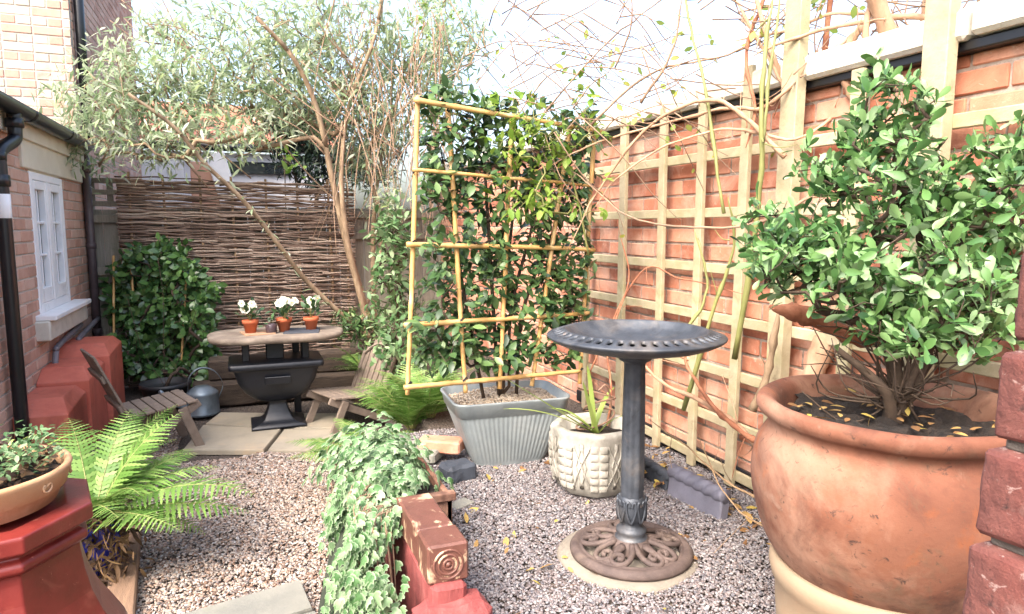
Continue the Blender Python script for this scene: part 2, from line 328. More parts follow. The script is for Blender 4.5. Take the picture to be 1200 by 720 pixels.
def place_leaves(pos, axis, nor, L, W, tpl):
    """vectorised copies of the leaf: y along axis, z along nor"""
    v, f, r = tpl; n = len(pos); axis = nrm(axis); x = nrm(np.cross(axis, nor)); z = np.cross(x, axis)
    L = np.broadcast_to(np.asarray(L, float), (n,)); W = np.broadcast_to(np.asarray(W, float), (n,))
    V = pos[:, None, :] + (v[None, :, 0, None]*(L*W)[:, None, None])*x[:, None, :] + (v[None, :, 1, None]*L[:, None, None])*axis[:, None, :] + (v[None, :, 2, None]*L[:, None, None])*z[:, None, :]
    f = np.asarray(f); FF = f[None]+(np.arange(n)*len(v))[:, None, None]
    return V.reshape(-1, 3), FF.reshape(-1, f.shape[1]), np.tile(r, n)
def leaves(name, pos, axis, nor, L, mat, parent, W=1.0, tpl=OVAL):
    V, Fc, r = place_leaves(np.asarray(pos), np.asarray(axis), np.asarray(nor), L, W, tpl)
    return fastmesh(name, V, Fc, mat, parent, True, r if tpl is IVY else None)
_iv = ivy_tpl(); IVY = (_iv[0], None, _iv[2])
def fix_ivy():
    v, f, r = _iv; n = 14; F4 = []
    for i in range(n):
        j = (i+1) % n; F4.append((1+i, 1+j, 1+n+j, 1+n+i))
    for i in range(0, n, 2):
        F4.append((1+n+i, 1+n+(i+1) % n, 1+n+(i+2) % n, 0))
    return v, np.array(F4), r
IVY = fix_ivy()
def rnd_unit(n): return nrm(rng.normal(size=(n, 3)))
# branching ----------------------------------------------------------
def grow(skel, tips, seg=.08, jit=.01, rtip=.0025, power=.48, rmax=.05, bias=.35, back=0.0, skr=None):
    P, par, dirs, mr = [], [], [], []
    for si, pl in enumerate(skel):
        p0 = -1
        if len(P):
            d = np.linalg.norm(np.array(P)-pl[0], axis=1); j = int(d.argmin())
            if d[j] < .05: p0 = j
        for i, q in enumerate(pl):
            if i == 0 and p0 >= 0: continue
            P.append(np.array(q, float)); par.append(p0 if p0 >= 0 else -1); mr.append(0 if skr is None else skr[si][0]+(skr[si][1]-skr[si][0])*i/(len(pl)-1))
            dirs.append(nrm(P[-1]-P[p0]) if p0 >= 0 else np.array([0, 0, 1.0])); p0 = len(P)-1
    base = P[0]; order = np.argsort(np.linalg.norm(tips-base, axis=1)); tipid = []
    for k in order:
        t = tips[k]; A = np.array(P); d = np.linalg.norm(A-t, axis=1)
        down = np.maximum(0, A[:, 2]-t[2])
        j = int((d+down*back).argmin()); D = d[j]; m = max(2, int(D/seg)); ctrl = A[j]+dirs[j]*D*bias; prev = j
        for s in range(1, m+1):
            u = s/m; q = (1-u)**2*A[j]+2*u*(1-u)*ctrl+u*u*t
            if s < m: q = q+rng.normal(size=3)*jit
            P.append(q); par.append(prev); dirs.append(nrm(q-P[prev])); prev = len(P)-1
        tipid.append(prev)
    n = len(P); cnt = np.zeros(n)
    for i in tipid: cnt[i] += 1
    for i in range(n-1, -1, -1):
        if par[i] >= 0: cnt[par[i]] += cnt[i]
    cnt = np.maximum(cnt, 1); rad = np.minimum(rmax, rtip*cnt**power)
    for i, r_ in enumerate(mr): rad[i] = max(rad[i], r_) if skr is None else r_
    for i in range(len(mr), n): rad[i] = min(rad[i], max(rad[par[i]], .0012))
    kids = [[] for _ in range(n)]
    for i in range(n):
        if par[i] >= 0: kids[par[i]].append(i)
    chains = []; stack = [(i, None) for i in range(n) if par[i] < 0]
    while stack:
        i, pr = stack.pop(); ch = ([pr] if pr is not None else [])+[i]
        while kids[i]:
            ks = sorted(kids[i], key=lambda q: -cnt[q])
            for q in ks[1:]: stack.append((q, i))
            i = ks[0]; ch.append(i)
        rr = rad[ch].copy()
        if pr is not None: rr[0] = rr[1] if len(rr) > 1 else rr[0]
        if len(ch) > 1: chains.append((np.array([P[q] for q in ch]), rr))
    return chains, np.array([P[i] for i in tipid]), np.array([dirs[i] for i in tipid]), np.array(P), np.array(dirs), cnt
def branches(name, chains, mat, parent, n=6):
    mb = MB()
    for p, r in chains: tube(mb, p, r, n if r.max() > .006 else 4)
    return mb.build(name, mat, parent)
def blob(c, r, n):
    p = rnd_unit(n)*(rng.random((n, 1))**(1/2.4)); return np.asarray(c)+p*np.asarray(r)
def rosette(tp, td, k, spread, jitter=.0):
    """k leaves round each tip: positions, axes, normals"""
    n = len(tp); pos = np.repeat(tp, k, 0); d = np.repeat(nrm(td), k, 0)
    ax = nrm(d+rnd_unit(n*k)*spread); no = nrm(d*.6+np.array([0, 0, .8])+rnd_unit(n*k)*.25)
    return pos+rng.normal(size=pos.shape)*jitter, ax, no
def along(P, D, cnt, maxcnt, k, spread):
    m = cnt <= maxcnt; return rosette(P[m], D[m], k, spread, .012)
def brickwall(u0, u1, z0, z1, place, mat, mortar, parent, name, bl=.215, bh=.065, jt=.010, depth=.02, holes=(), headers=False, mort_depth=.006):
    """bricks laid course by course in the (u,z) plane; place(u, out, z) -> xyz"""
    mb = MB(); row = 0; z = z0
    while z < z1-.02:
        h = min(bh, z1-z); off = (row % 2)*(bl+jt)/2; u = u0-off
        while u < u1:
            l = bl if not headers or row % 2 == 0 else (bl-jt)/2
            a, b = max(u, u0), min(u+l, u1)
            if b-a > .03 and not any(a < hx1 and b > hx0 and z < hz1 and z+h > hz0 for hx0, hx1, hz0, hz1 in holes):
                v, f = box_vf((b-a, depth, h), ((a+b)/2+rng.normal()*.001, 0, z+h/2+rng.normal()*.0008), None, .004)
                v[:, 1] += rng.normal()*.0015
                mb.add(np.array([place(*q) for q in v]), f)
            elif b-a > .03:
                for hx0, hx1, hz0, hz1 in holes:                 # cut bricks beside an opening
                    if a < hx1 and b > hx0 and z < hz1 and z+h > hz0:
                        for (aa, bb) in ((a, min(b, hx0)), (max(a, hx1), b)):
                            if bb-aa > .02:
                                v, f = box_vf((bb-aa, depth, h), ((aa+bb)/2, 0, z+h/2), None, .004); mb.add(np.array([place(*q) for q in v]), f)
            u += l+jt
        z += h+jt; row += 1
    o = mb.build(name, mat, parent, False)
    bm = bmesh.new(); bm.from_mesh(o.data); bmesh.ops.recalc_face_normals(bm, faces=bm.faces); bm.to_mesh(o.data); bm.free()
    mm = MB()
    spans = [(u0, u1, z0, z1)]
    for hx0, hx1, hz0, hz1 in holes:
        spans = [(u0, hx0, z0, z1), (hx1, u1, z0, z1), (hx0, hx1, z0, hz0), (hx0, hx1, hz1, z1)]
    for a, b, c, d in spans:
        if b-a > .001 and d-c > .001:
            v, f = box_vf((b-a, .1, d-c), ((a+b)/2, .05-depth/2+mort_depth, (c+d)/2), None, .0005); mm.add(np.array([place(q[0], -q[1], q[2]) for q in v]), f)
    j = mm.build('mortar_bed', mortar, o, False)
    bm = bmesh.new(); bm.from_mesh(j.data); bmesh.ops.recalc_face_normals(bm, faces=bm.faces); bm.to_mesh(j.data); bm.free()
    return o
exec_parts = []
del exec_parts
# ================================================================== SETTING
def sheet(name, x0, x1, y0, y1, z, mat, n=2):
    mb = MB(); xs, ys = np.linspace(x0, x1, n), np.linspace(y0, y1, n)
    mb.add([(x, y, z) for y in ys for x in xs], [(j*n+i, j*n+i+1, (j+1)*n+i+1, (j+1)*n+i) for j in range(n-1) for i in range(n-1)])
    return mb.build(name, mat, None, False)
tag(sheet('ground', -60, 60, -40, 80, -.012, 'gravelbase'), 'bare earth and gravel ground under the whole garden', 'ground', kind='structure')
# raised terrace (earth body under the upper gravel)
tb = MB(); TER = [(.52, 1.2), (.52, 3.2), (.92, 3.25), (.95, 6.86), (2.2, 6.86), (2.2, .45), (.60, .45)]
n = len(TER); tb.add([(x, y, -.01) for x, y in TER]+[(x, y, T-.012) for x, y in TER], [tuple(range(n, 2*n))]+[(i, (i+1) % n, n+(i+1) % n, n+i) for i in range(n)])
o = tb.build('terrace_ground', 'gravelbase', None, False)
bm = bmesh.new(); bm.from_mesh(o.data); bmesh.ops.recalc_face_normals(bm, faces=bm.faces); bm.to_mesh(o.data); bm.free()
tag(o, 'raised earth terrace along the trellised brick wall', 'terrace', kind='structure')
# gravel: loose stones
t_ = (1+5**.5)/2
ICO = nrm(np.array([(-1,t_,0),(1,t_,0),(-1,-t_,0),(1,-t_,0),(0,-1,t_),(0,1,t_),(0,-1,-t_),(0,1,-t_),(t_,0,-1),(t_,0,1),(-t_,0,-1),(-t_,0,1)]))
ICF = np.array([(0,11,5),(0,5,1),(0,1,7),(0,7,10),(0,10,11),(1,5,9),(5,11,4),(11,10,2),(10,7,6),(7,1,8),(3,9,4),(3,4,2),(3,2,6),(3,6,8),(3,8,9),(4,9,5),(2,4,11),(6,2,10),(8,6,7),(9,8,1)])
def pebbles(name, pts, smin, smax, mat, parent=None, flat=.6):
    n = len(pts); s = smin+(smax-smin)*rng.random(n)**1.6
    A = rnd_unit(n); B = nrm(np.cross(A, rnd_unit(n))); Cc = np.cross(A, B)
    A[:, 2] *= flat; B[:, 2] *= flat; Cc[:, 2] *= flat
    sc = np.stack([s*(.8+.6*rng.random(n)), s*(.6+.5*rng.random(n)), s*(.5+.4*rng.random(n))], 1)
    jit = ICO[None]*(1+.16*rng.normal(size=(n, 12, 1)))
    V = pts[:, None]+jit[:, :, 0:1]*(A*sc[:, 0:1])[:, None]+jit[:, :, 1:2]*(B*sc[:, 1:2])[:, None]+jit[:, :, 2:3]*(Cc*sc[:, 2:3])[:, None]
    Fc = ICF[None]+(np.arange(n)*12)[:, None, None]
    return fastmesh(name, V.reshape(-1, 3), Fc.reshape(-1, 3), mat, parent, True)
def scatter(poly_fn, x0, x1, y0, y1, z, n):
    p = np.stack([x0+(x1-x0)*rng.random(n), y0+(y1-y0)*rng.random(n), z+.006*rng.random(n)], 1)
    p[:, 2] += .010*np.sin(p[:, 0]*5.1)*np.sin(p[:, 1]*4.3)+.006*np.sin(p[:, 0]*17+p[:, 1]*5)*np.sin(p[:, 1]*15)
    return p[poly_fn(p)]
g1 = scatter(lambda p: (p[:, 0] < .55) & ~((p[:, 1] > 4.5) & (p[:, 0] > -.45)), -1.0, .55, 2.3, 5.3, 0.004, 66000)
tag(pebbles('gravel', g1, .0042, .0102, 'pebble'), 'loose buff and brown gravel covering the lower path', 'gravel', kind='stuff')
g2 = scatter(lambda p: (p[:, 0] > .56), .56, 1.92, 1.2, 3.5, T, 82000)
tag(pebbles('gravel', g2, .0036, .0078, 'pebble2'), 'mauve grey gravel chippings covering the raised terrace around the bird bath', 'gravel', kind='stuff')

def flag(pts, z0, th, mat, label, seed, group=None):
    mb = MB(); c = np.mean(pts, 0); k = len(pts); P = np.array(pts)
    top = c+(P-c)*.985
    mb.add([(x, y, z0) for x, y in P]+[(x, y, z0+th-.008) for x, y in P]+[(x, y, z0+th) for x, y in top],
           [tuple(range(2*k, 3*k))]+[(a*k+i, a*k+(i+1) % k, (a+1)*k+(i+1) % k, (a+1)*k+i) for a in range(2) for i in range(k)])
    o = mb.build('paving_slab', mat, None, False, loc=(c[0], c[1], z0))
    return tag(o, label, 'slab', group)
g = 'stone slabs under the table'
a, b, c_, d = [atz(*p, .03)[:2] for p in ((214, 527), (309, 527), (329, 503), (238, 498))]
flag([a, b, c_, d], -.005, .035, 'slab', 'large buff paving slab under the left half of the iron table, next to the gravel', 1, g)
a2, b2, c2, d2 = [atz(*p, .03)[:2] for p in ((314, 527), (405, 527), (405, 503), (333, 503))]
flag([a2, b2, c2, d2], -.005, .035, 'slab', 'buff paving slab in front of the table foot on the side of the arched chair', 2, g)
a, b, c_, d = [atz(*p, .03)[:2] for p in ((241, 496), (330, 501), (340, 484), (258, 483))]
flag([a, b, c_, d], -.005, .033, 'slab', 'narrow paving slab behind the table foot beside the watering can', 3, g)
a, b, c_, d = [atz(*p, .03)[:2] for p in ((336, 501), (405, 501), (400, 484), (345, 484))]
flag([a, b, c_, d], -.005, .033, 'slab', 'narrow paving slab behind the table foot beside the arched chair', 3, g)
g = 'grey slabs let into the gravel'
a, b, c_, d = [atz(*p, .03)[:2] for p in ((215, 719), (352, 679), (366, 712), (270, 742))]
flag([a, b, c_, d], -.005, .035, 'greyslab', 'grey paving slab set in gravel at the near end of the path', 4, g)
a, b, c_, d = [atz(*p, .03)[:2] for p in ((279, 742), (369, 715), (378, 735), (300, 765))]
flag([a, b, c_, d], -.005, .033, 'greyslab', 'sliver of grey slab beside the dark green board, mostly out of view', 4, g)
# brown edging plank
p0, p1 = atz(150, 628, .05), atz(138, 735, .05)
d = (p1-p0)[:2]; L_ = np.linalg.norm(d); an = math.atan2(d[1], d[0])
tag(bx('edging_plank', (L_+.3, .1, .06), ((p0+p1)/2*[1, 1, 0]+np.array([0, 0, .03])), 'timber', None, rot(0, 0, an), .006), 'brown timber edging plank between the fern and the gravel', 'plank')

# ------------------------------------------------------------------ brick house on the left
XL = -1.27
house = empty('brick_house', (-1.6, 5.5, 0), 'red brick house with white window, low extension and pale upper storey along the left side', 'house')
WIN = (5.30, 6.16, .87, 1.80)
wl = brickwall(3.0, 7.05, 0, 2.06, lambda u, o_, z: (XL+o_, u, z), 'darkbrick', 'palemortar', house, 'wall', holes=[(WIN[0], WIN[1], WIN[2]-.16, WIN[3]+.28)])
up = brickwall(-3.6, -1.30, 2.02, 4.6, lambda u, o_, z: (u, 7.12-o_, z), 'palebrick', 'palemortar', house, 'upper_wall', headers=True)
rw = brickwall(7.16, 11.2, 0, 5.0, lambda u, o_, z: (-1.30+o_, u, z), 'darkbrick', 'palemortar', house, 'side_wall')
mb = MB(); mb.add(*box_vf((2.2, 4.0, 4.5), (-2.42, 9.2, 2.25))); mb.build('inner_wall', 'palemortar', house, False)
bx('lintel', (.06, 1.72, .27), (XL+.0, 5.98, 1.945), 'cream', house, None, .006)
wf = MB()
y0, y1, z0, z1 = WIN
def fr(mb, ya, yb, za, zb, x=XL-.02, th=.07): mb.add(*box_vf((th, yb-ya, zb-za), (x, (ya+yb)/2, (za+zb)/2), None, .004))
fr(wf, y0, y0+.05, z0, z1); fr(wf, y1-.05, y1, z0, z1); fr(wf, y0+.05, y1-.05, z1-.05, z1); fr(wf, y0+.05, y1-.05, z0, z0+.06)
fr(wf, (y0+y1)/2-.035, (y0+y1)/2+.035, z0+.06, z1-.05)
window = wf.build('window', 'white', house, False)
for s in (0, 1):
    a = y0+.05 if s == 0 else (y0+y1)/2+.035; b = (y0+y1)/2-.035 if s == 0 else y1-.05
    sm = MB(); X = XL-.012
    fr(sm, a+.002, a+.05, z0+.062, z1-.052, X, .05); fr(sm, b-.05, b-.002, z0+.062, z1-.052, X, .05)
    fr(sm, a+.05, b-.05, z0+.062, z0+.16, X, .05); fr(sm, a+.05, b-.05, z1-.11, z1-.052, X, .05)
    for k in (1, 2):
        zz = z0+.16+(z1-.11-z0-.16)*k/3; fr(sm, a+.05, b-.05, zz-.009, zz+.009, X-.004, .03)
    fr(sm, (a+b)/2-.008, (a+b)/2+.008, z0+.16, z1-.11, X-.006, .028)
    sm.build('frame', 'white', window, False)
    pm = MB(); fr(pm, a+.03, b-.03, z0+.1, z1-.08, XL-.028, .004); pm.build('pane', 'glass', window, False)
bx('reveal', (.02, y1-y0+.0, .9), (XL-.2, (y0+y1)/2, 1.3), 'darkbrick', window)
bx('sill', (.16, 1.12, .035), (XL+.045, (y0+y1)/2+.02, z0-.018), 'white', house, None, .006)
bx('sill', (.12, 1.16, .13), (XL+.03, (y0+y1)/2+.02, z0-.102), 'sillstone', house, None, .008)
# roof, gutter, downpipes
mb = MB(); v, f = box_vf((1.6, 4.1, .05), (0, 0, 0), rot(0, R(24), 0)); mb.add(v+np.array([XL-.62, 5.02, 2.46]), f); mb.build('roof', 'slate', house, False)
bx('fascia', (.03, 4.05, .14), (XL+.035, 5.02, 2.055), 'cream', house, None, .004)
gm = MB(); GY = np.linspace(2.9, 6.75, 12); an = np.linspace(R(182), R(358), 9)
gv = np.concatenate([[(XL+.10+.055*math.cos(a), y, 2.13+.055*math.sin(a)) for a in an] for y in GY])
gm.add(gv, [(i*9+j, i*9+j+1, (i+1)*9+j+1, (i+1)*9+j) for i in range(11) for j in range(8)])
gut = gm.build('gutter', 'blackpipe', house); sol = gut.modifiers.new('s', 'SOLIDIFY'); sol.thickness = .006
for y in (4.0, 5.0, 5.95):
    cb = MB(); lathe(cb, [(.062, -.05), (.062, .05)], 20); o = cb.build('gutter_clip', 'blackpipe', gut); o.rotation_euler = (R(90), 0, 0); o.location = (XL+.10, y, 2.13)
    for vv in o.data.vertices:
        pass
    bm = bmesh.new(); bm.from_mesh(o.data); bmesh.ops.delete(bm, geom=[q for q in bm.verts if q.co.y > .006], context='VERTS'); bm.to_mesh(o.data); bm.free()
    s2 = o.modifiers.new('s', 'SOLIDIFY'); s2.thickness = .006
dp = MB(); YD = 4.72
pp = spline([(XL+.10, YD, 2.09), (XL+.10, YD, 1.98), (XL+.095, YD-.02, 1.93), (XL+.07, YD-.17, 1.86), (XL+.065, YD-.2, 1.8), (XL+.065, YD-.2, 1.7), (XL+.065, YD-.2, .1)], 6)
tube(dp, pp, .036, 14); dpo = dp.build('downpipe', 'blackpipe', house)
cm = MB(); lathe(cm, [(.04, 0), (.045, .004), (.045, .06), (.04, .064)], 18, (XL+.065, YD-.2, 1.66)); cm.build('collar', 'blackpipe', dpo)
cm = MB(); lathe(cm, [(.04, 0), (.046, .004), (.046, .05), (.04, .054)], 18, (XL+.10, YD, 2.0)); cm.build('collar', 'blackpipe', dpo)
cm = MB(); lathe(cm, [(.037, 0), (.038, .001), (.038, .13), (.037, .131)], 18, (XL+.065, YD-.2, 1.49)); cm.build('pale_sleeve', 'white', dpo)
bp_ = MB(); tube(bp_, [(XL+.05, 6.88, 0), (XL+.05, 6.88, 1.2), (XL+.05, 6.88, 2.12)], .034, 12)
for z in (.5, 1.25, 1.9): lathe(bp_, [(.034, 0), (.04, .003), (.04, .05), (.034, .053)], 14, (XL+.05, 6.88, z))
bp_.build('brown_downpipe', 'brownpipe', house)
up2 = MB(); tube(up2, [(-1.24, 7.2, 2.2), (-1.24, 7.2, 3.2), (-1.24, 7.2, 4.6)], .04, 12); up2.build('black_downpipe', 'blackpipe', house)
for k, (ya, zz, ex) in enumerate(((5.4, .62, .0), (5.95, .60, .03))):
    wp = MB(); ye = ya+.85
    tube(wp, spline([(XL+.05+ex, ya, .42), (XL+.05+ex, ya, zz-.1), (XL+.05+ex, ya+.04, zz-.03), (XL+.05+ex, ya+.12, zz-.0), (XL+.05+ex, ye, zz+.05)], 6), .02, 10)
    lathe(wp, [(.02, 0), (.026, .003), (.026, .04), (.02, .043)], 14, (XL+.05+ex, ya, zz-.16))
    wp.build('waste_pipe', 'greypipe', house)
# red painted blocks against the wall
for k, (ya, yb, h, xo, lab) in enumerate(((4.55, 5.06, .43, -.985, 'red painted masonry block lowest and nearest of three below the white window'),
                                         (5.065, 5.60, .52, -.965, 'red painted masonry block between the lowest one and the one by the bamboo cane'),
                                         (5.605, 6.15, .585, -.93, 'red painted masonry block farthest along the wall, beside the bamboo cane'))):
    mb = MB(); x0 = XL+.012; m_ = .055
    v = [(x0, ya, 0), (xo, ya, 0), (xo, yb, 0), (x0, yb, 0), (x0, ya, h-.07), (xo, ya, h-.07), (xo, yb, h-.05), (x0, yb, h-.05), (x0, ya+.16, h), (xo-m_, ya+.16, h), (xo-m_, yb-.01, h), (x0, yb-.01, h)]
    f = [(0,1,5,4), (1,2,6,5), (2,3,7,6), (3,0,4,7), (4,5,9,8), (5,6,10,9), (6,7,11,10), (7,4,8,11), (8,9,10,11), (3,2,1,0)]
    mb.add(v, f); o = mb.build('masonry_block', 'redpaint', None, False, loc=((x0+xo)/2, (ya+yb)/2, 0))
    bv = o.modifiers.new('b', 'BEVEL'); bv.width = .006; bv.segments = 2
    tag(o, lab, 'block', 'red painted blocks below the window')

# ------------------------------------------------------------------ timber fence pieces behind the hurdle
def fence(x0, x1, y, top, label, lattice):
    r = empty('timber_fence', ((x0+x1)/2, y, 0), label, 'fence')
    mb = MB(); x = x0
    while x < x1-.02:
        w = min(.12, x1-x); mb.add(*box_vf((w-.004, .018, top-.25 if lattice else top), (x+w/2, y+.012+rng.random()*.004, (top-.25 if lattice else top)/2), None, .003)); x += w
    mb.build('board_panel', 'fence', r, False)
    zs = (.3, 1.05, top-.33) if lattice else (.4, 1.35, top-.06)
    for z in zs: bx('rail', (x1-x0, .045, .07), ((x0+x1)/2, y-.022, z), 'fence', r)
    if lattice:
        lm = MB()
        for z in (top-.2, top-.1, top): lm.add(*box_vf((x1-x0, .02, .045), ((x0+x1)/2, y+.0, z), None, .003))
        for xx in np.arange(x0+.05, x1, .14): lm.add(*box_vf((.05, .016, .24), (xx, y+.021, top-.1), None, .003))
        lm.build('lattice_top', 'fence', r, False)
    for xx in (x0+.02, x1-.03): bx('post', (.07, .07, top+.02), (xx, y+.062, (top+.02)/2), 'fence', r)
    return r
fence(-1.25, -.80, 6.93, 1.84, 'grey timber fence with open lattice top between the brown downpipe and woven hurdle', True)
fence(-.78, 2.3, 6.95, 1.62, 'grey timber fence running behind the woven hurdle and the tan multi-stemmed tree', False)
# woven hurdle
hur = empty('woven_hurdle', (.02, 6.8, 0), 'woven brown hazel hurdle panel standing behind the table', 'hurdle')
XS = [-.90, -.62, -.33, -.06, .22, .50, .80, .95]; hx = np.linspace(-.95, .985, 70)
topz = lambda x: 1.855-.03*((x+.95)/1.93)-.03*np.maximum(0, (x-.3))**2
wv = MB(); z = .03; row = 0
while z < 1.86:
    ph = row % 2
    for sub in range(2 if rng.random() < .45 else 1):
        a, b = -.95-.02*rng.random(), .985+.02*rng.random()
        cuts = sorted(rng.uniform(-.7, .8, rng.integers(0, 3))); ends = [a]+list(cuts)+[b]
        for e0, e1 in zip(ends[:-1], ends[1:]):
            m = max(6, int((e1-e0)/.04)); x = np.linspace(e0-.03, e1+.03, m)
            k = np.interp(x, XS, np.arange(8)); yy = 6.8+.022*np.cos(math.pi*(k+ph))+rng.normal()*.004
            zz = z*np.ones(m)*(topz(x)/1.85)+.012*np.sin(x*rng.uniform(2, 5)+rng.random()*6)+.004*np.sin(x*19+rng.random()*6)+sub*.012
            tube(wv, np.stack([x, yy, zz], 1), np.linspace(1, .62, m)*rng.uniform(.007, .0115), 6)
    z += rng.uniform(.011, .0175); row += 1
wv.build('weave', 'weave', hur)
for i, x in enumerate(XS):
    sm = MB(); tube(sm, [(x, 6.8, 0), (x+.004, 6.8, 1.0), (x+rng.normal()*.01, 6.8, topz(x)+.02+.05*rng.random())], [.014, .013, .011], 7); sm.build('stake', 'stake', hur)

# ------------------------------------------------------------------ beyond the fence
nb = empty('neighbour_house', (0, 11.5, 0), 'white rendered outbuilding with orange tiled roof and black gutter beyond the hurdle', 'house')
bx('wall', (3.2, .3, 2.55), (-.1, 11.6, 1.275), 'whitewall', nb)
mb = MB(); v, f = box_vf((3.4, 1.8, .07), (0, 0, 0), rot(R(28), 0, 0)); mb.add(v+np.array([-.1, 12.1, 3.03]), f); mb.build('roof', 'rooftile', nb, False)
gm = MB(); tube(gm, [(-1.8, 11.33, 2.62), (0, 11.33, 2.62), (1.6, 11.33, 2.62)], .06, 10); gm.build('gutter', 'blackpipe', nb)
bx('window', (1.2, .06, .18), (.15, 11.42, 2.33), 'glass', nb)
sh = empty('garden_shed', (-.75, 9.3, 0), 'small shed with pale grey upright boards and brown end behind the fence', 'shed')
mb = MB()
for k in range(5): mb.add(*box_vf((.085, .03, 2.3), (-1.02+.09*k, 9.2, 1.15), None, .004))
mb.build('board_panel', 'whitewall', sh, False)
mb = MB(); mb.add(*box_vf((.35, .5, 2.22), (-.37, 9.5, 1.11), None, .01)); mb.build('end_panel', 'darkbrick', sh, False)
mb = MB(); mb.add(*box_vf((.22, .06, 1.2), (-.12, 9.2, 1.75), rot(0, R(-14), 0), .01)); mb.build('barge_board', 'whitewall', sh, False)

# ------------------------------------------------------------------ right hand brick wall with coping
XR = 1.945
bw = empty('brick_wall', (2.0, 3.5, 0), 'tall orange brick garden wall with pale coping behind the wooden trellis', 'wall')
brickwall(.15, 7.1, .02, 1.93, lambda u, o_, z: (XR-o_, u, z), 'brick', 'mortar', bw, 'brick_face')
bx('gravel_board', (.02, 3.3, .07), (XR-.024, 2.1, T+.045), 'blackpipe', bw)
bx('damp_course', (.28, 6.96, .03), (XR+.09, 3.62, 1.946), 'blackpipe', bw)
cp = MB(); y = .15
while y < 7.0: cp.add(*box_vf((.32, .59, .085), (XR+.08, y+.3, 2.005+rng.normal()*.002), None, .012)); y += .6
cp.build('coping', 'palelichen', bw, False)
# trellis
XT = 1.875
tr = empty('wall_trellis', (XT, 2.2, T), 'pale wooden batten trellis fixed over the orange brick wall', 'trellis')
for z in (.405, .615, .83, 1.05, 1.27, 1.505, 1.745):
    o = bx('rail', (.019, 2.62, .042), (XT+.0175, 2.31, z+rng.normal()*.003), 'trelliswood', tr, rot(rng.normal()*.003, 0, 0), .003)
for y, tp, w in ((3.56, 2.0, .036), (3.16, 2.0, .045), (2.80, 2.0, .036), (2.51, 1.99, .036), (2.235, 2.07, .038), (1.98, 2.6, .06), (1.70, 1.95, .036), (1.42, 2.6, .06), (1.12, 1.95, .036)):
    bx('upright', (.022 if w < .05 else .045, w*1.3, tp-.36), (XT-(.002 if w < .05 else .015), y, .36+(tp-.36)/2), 'trelliswood', tr, rot(rng.normal()*.008, 0, 0), .003)
bx('top_rail', (.04, 1.5, .06), (XT+.03, 1.6, 2.42), 'trelliswood', tr, None, .004)

# brick pillar close to the camera
pil = empty('brick_pillar', (.72, .33, 0), 'rough red brick pillar with grey mortar close to the camera at the right edge', 'pillar')
zc = 1.505+.0755; px_ = [.575, .560, .545, .530, .521, .513, .507, .502, .497]
core = MB(); core.add(*box_vf((.235, .2, 1.6), (.712, .232, .75), None, .004)); oo = core.build('mortar_joint', 'pillarmortar', pil, False); wob(oo, .004, 30, 3, 12)
for k in range(9):
    bmx = MB(); x0 = px_[k]+.004
    bmx.add(*box_vf((.215, .225, .067), (0, 0, 0), None, .0035)); o = bmx.build('brick', 'pillarbrick', pil, True)
    wob(o, .0014, 18, k+1, 9); wob(o, .0011, 80, k+9); wob(o, .0008, 200, k+5); o.location = (x0+.1075, .23, zc-.0755*k-.033)
    jm = MB(); jm.add(*box_vf((.20, .212, .012), (0, 0, 0), None, .003)); jo = jm.build('mortar_joint', 'pillarmortar', pil, True); wob(jo, .002, 60, k+2, 9); jo.location = (x0+.108, .23, zc-.0755*k-.0713)
# ================================================================== RIGHT: THE TERRACE
# ---- bird bath
BX, BY = 1.172, 1.885
bb = empty('bird_bath', (BX, BY, T), 'dark cast iron pedestal bird bath with slotted rim standing on the gravel', 'bird bath')
mb = MB()                                                          # ornate openwork foot
lathe(mb, [(.160, .012), (.162, .026), (.167, .030), (.171, .026), (.176, .026), (.181, .029), (.190, .028), (.198, .023), (.205, .012), (.203, .002), (.160, .002), (.160, .012)], 72, (BX, BY, T+.012))
lathe(mb, [(.052, .055), (.064, .048), (.068, .036), (.068, .01)], 32, (BX, BY, T+.012))
def flat_tube(mb, P, w, h, n=8):
    P = np.asarray(P); t = nrm(np.gradient(P, axis=0)); s = nrm(np.cross(t, [0, 0, 1.0])); w = np.broadcast_to(w, (len(P),)); vs = []
    an = np.arange(n)*2*math.pi/n
    for i in range(len(P)):
        vs.append(P[i]+w[i]*np.cos(an)[:, None]*s[i]+h*np.sin(an)[:, None]*np.array([0, 0, 1.0]))
    k = len(P); mb.add(np.concatenate(vs), [(i*n+j, i*n+(j+1) % n, (i+1)*n+(j+1) % n, (i+1)*n+j) for i in range(k-1) for j in range(n)]+[tuple(range(n))[::-1], tuple((k-1)*n+j for j in range(n))])
SCR = [(.060, .006), (.095, .010), (.130, .026), (.150, .052), (.146, .078), (.124, .088), (.104, .076), (.101, .056), (.115, .046), (.126, .055), (.120, .066)]
for k in range(5):
    a0 = k*2*math.pi/5+.55
    for s in (-1, 1):
        P = []
        for x, y in SCR:
            r = math.hypot(x, y); y *= .92
            P.append((BX+x*math.cos(a0)-s*y*math.sin(a0), BY+x*math.sin(a0)+s*y*math.cos(a0), T+.060-.20*(r-.06)))
        P = spline(P, 4); P[:, 2] = np.maximum(P[:, 2], T+.036); flat_tube(mb, P, np.linspace(.0105, .0065, len(P)), .0095)
    a = a0+math.pi/5; P = [(BX+r*math.cos(a), BY+r*math.sin(a), T+.056-.16*(r-.06)) for r in np.linspace(.06, .166, 8)]
    flat_tube(mb, P, np.array([.012, .018, .015, .009, .007, .010, .014, .012]), .008)
mb.build('foot', 'rust', bb)
mb = MB()
lathe(mb, [(.054, .055), (.056, .062), (.052, .070), (.044, .076), (.050, .086), (.050, .096), (.040, .104), (.030, .112), (.034, .122), (.044, .138), (.047, .16), (.046, .19), (.042, .205), (.036, .21)], 40, (BX, BY, T))
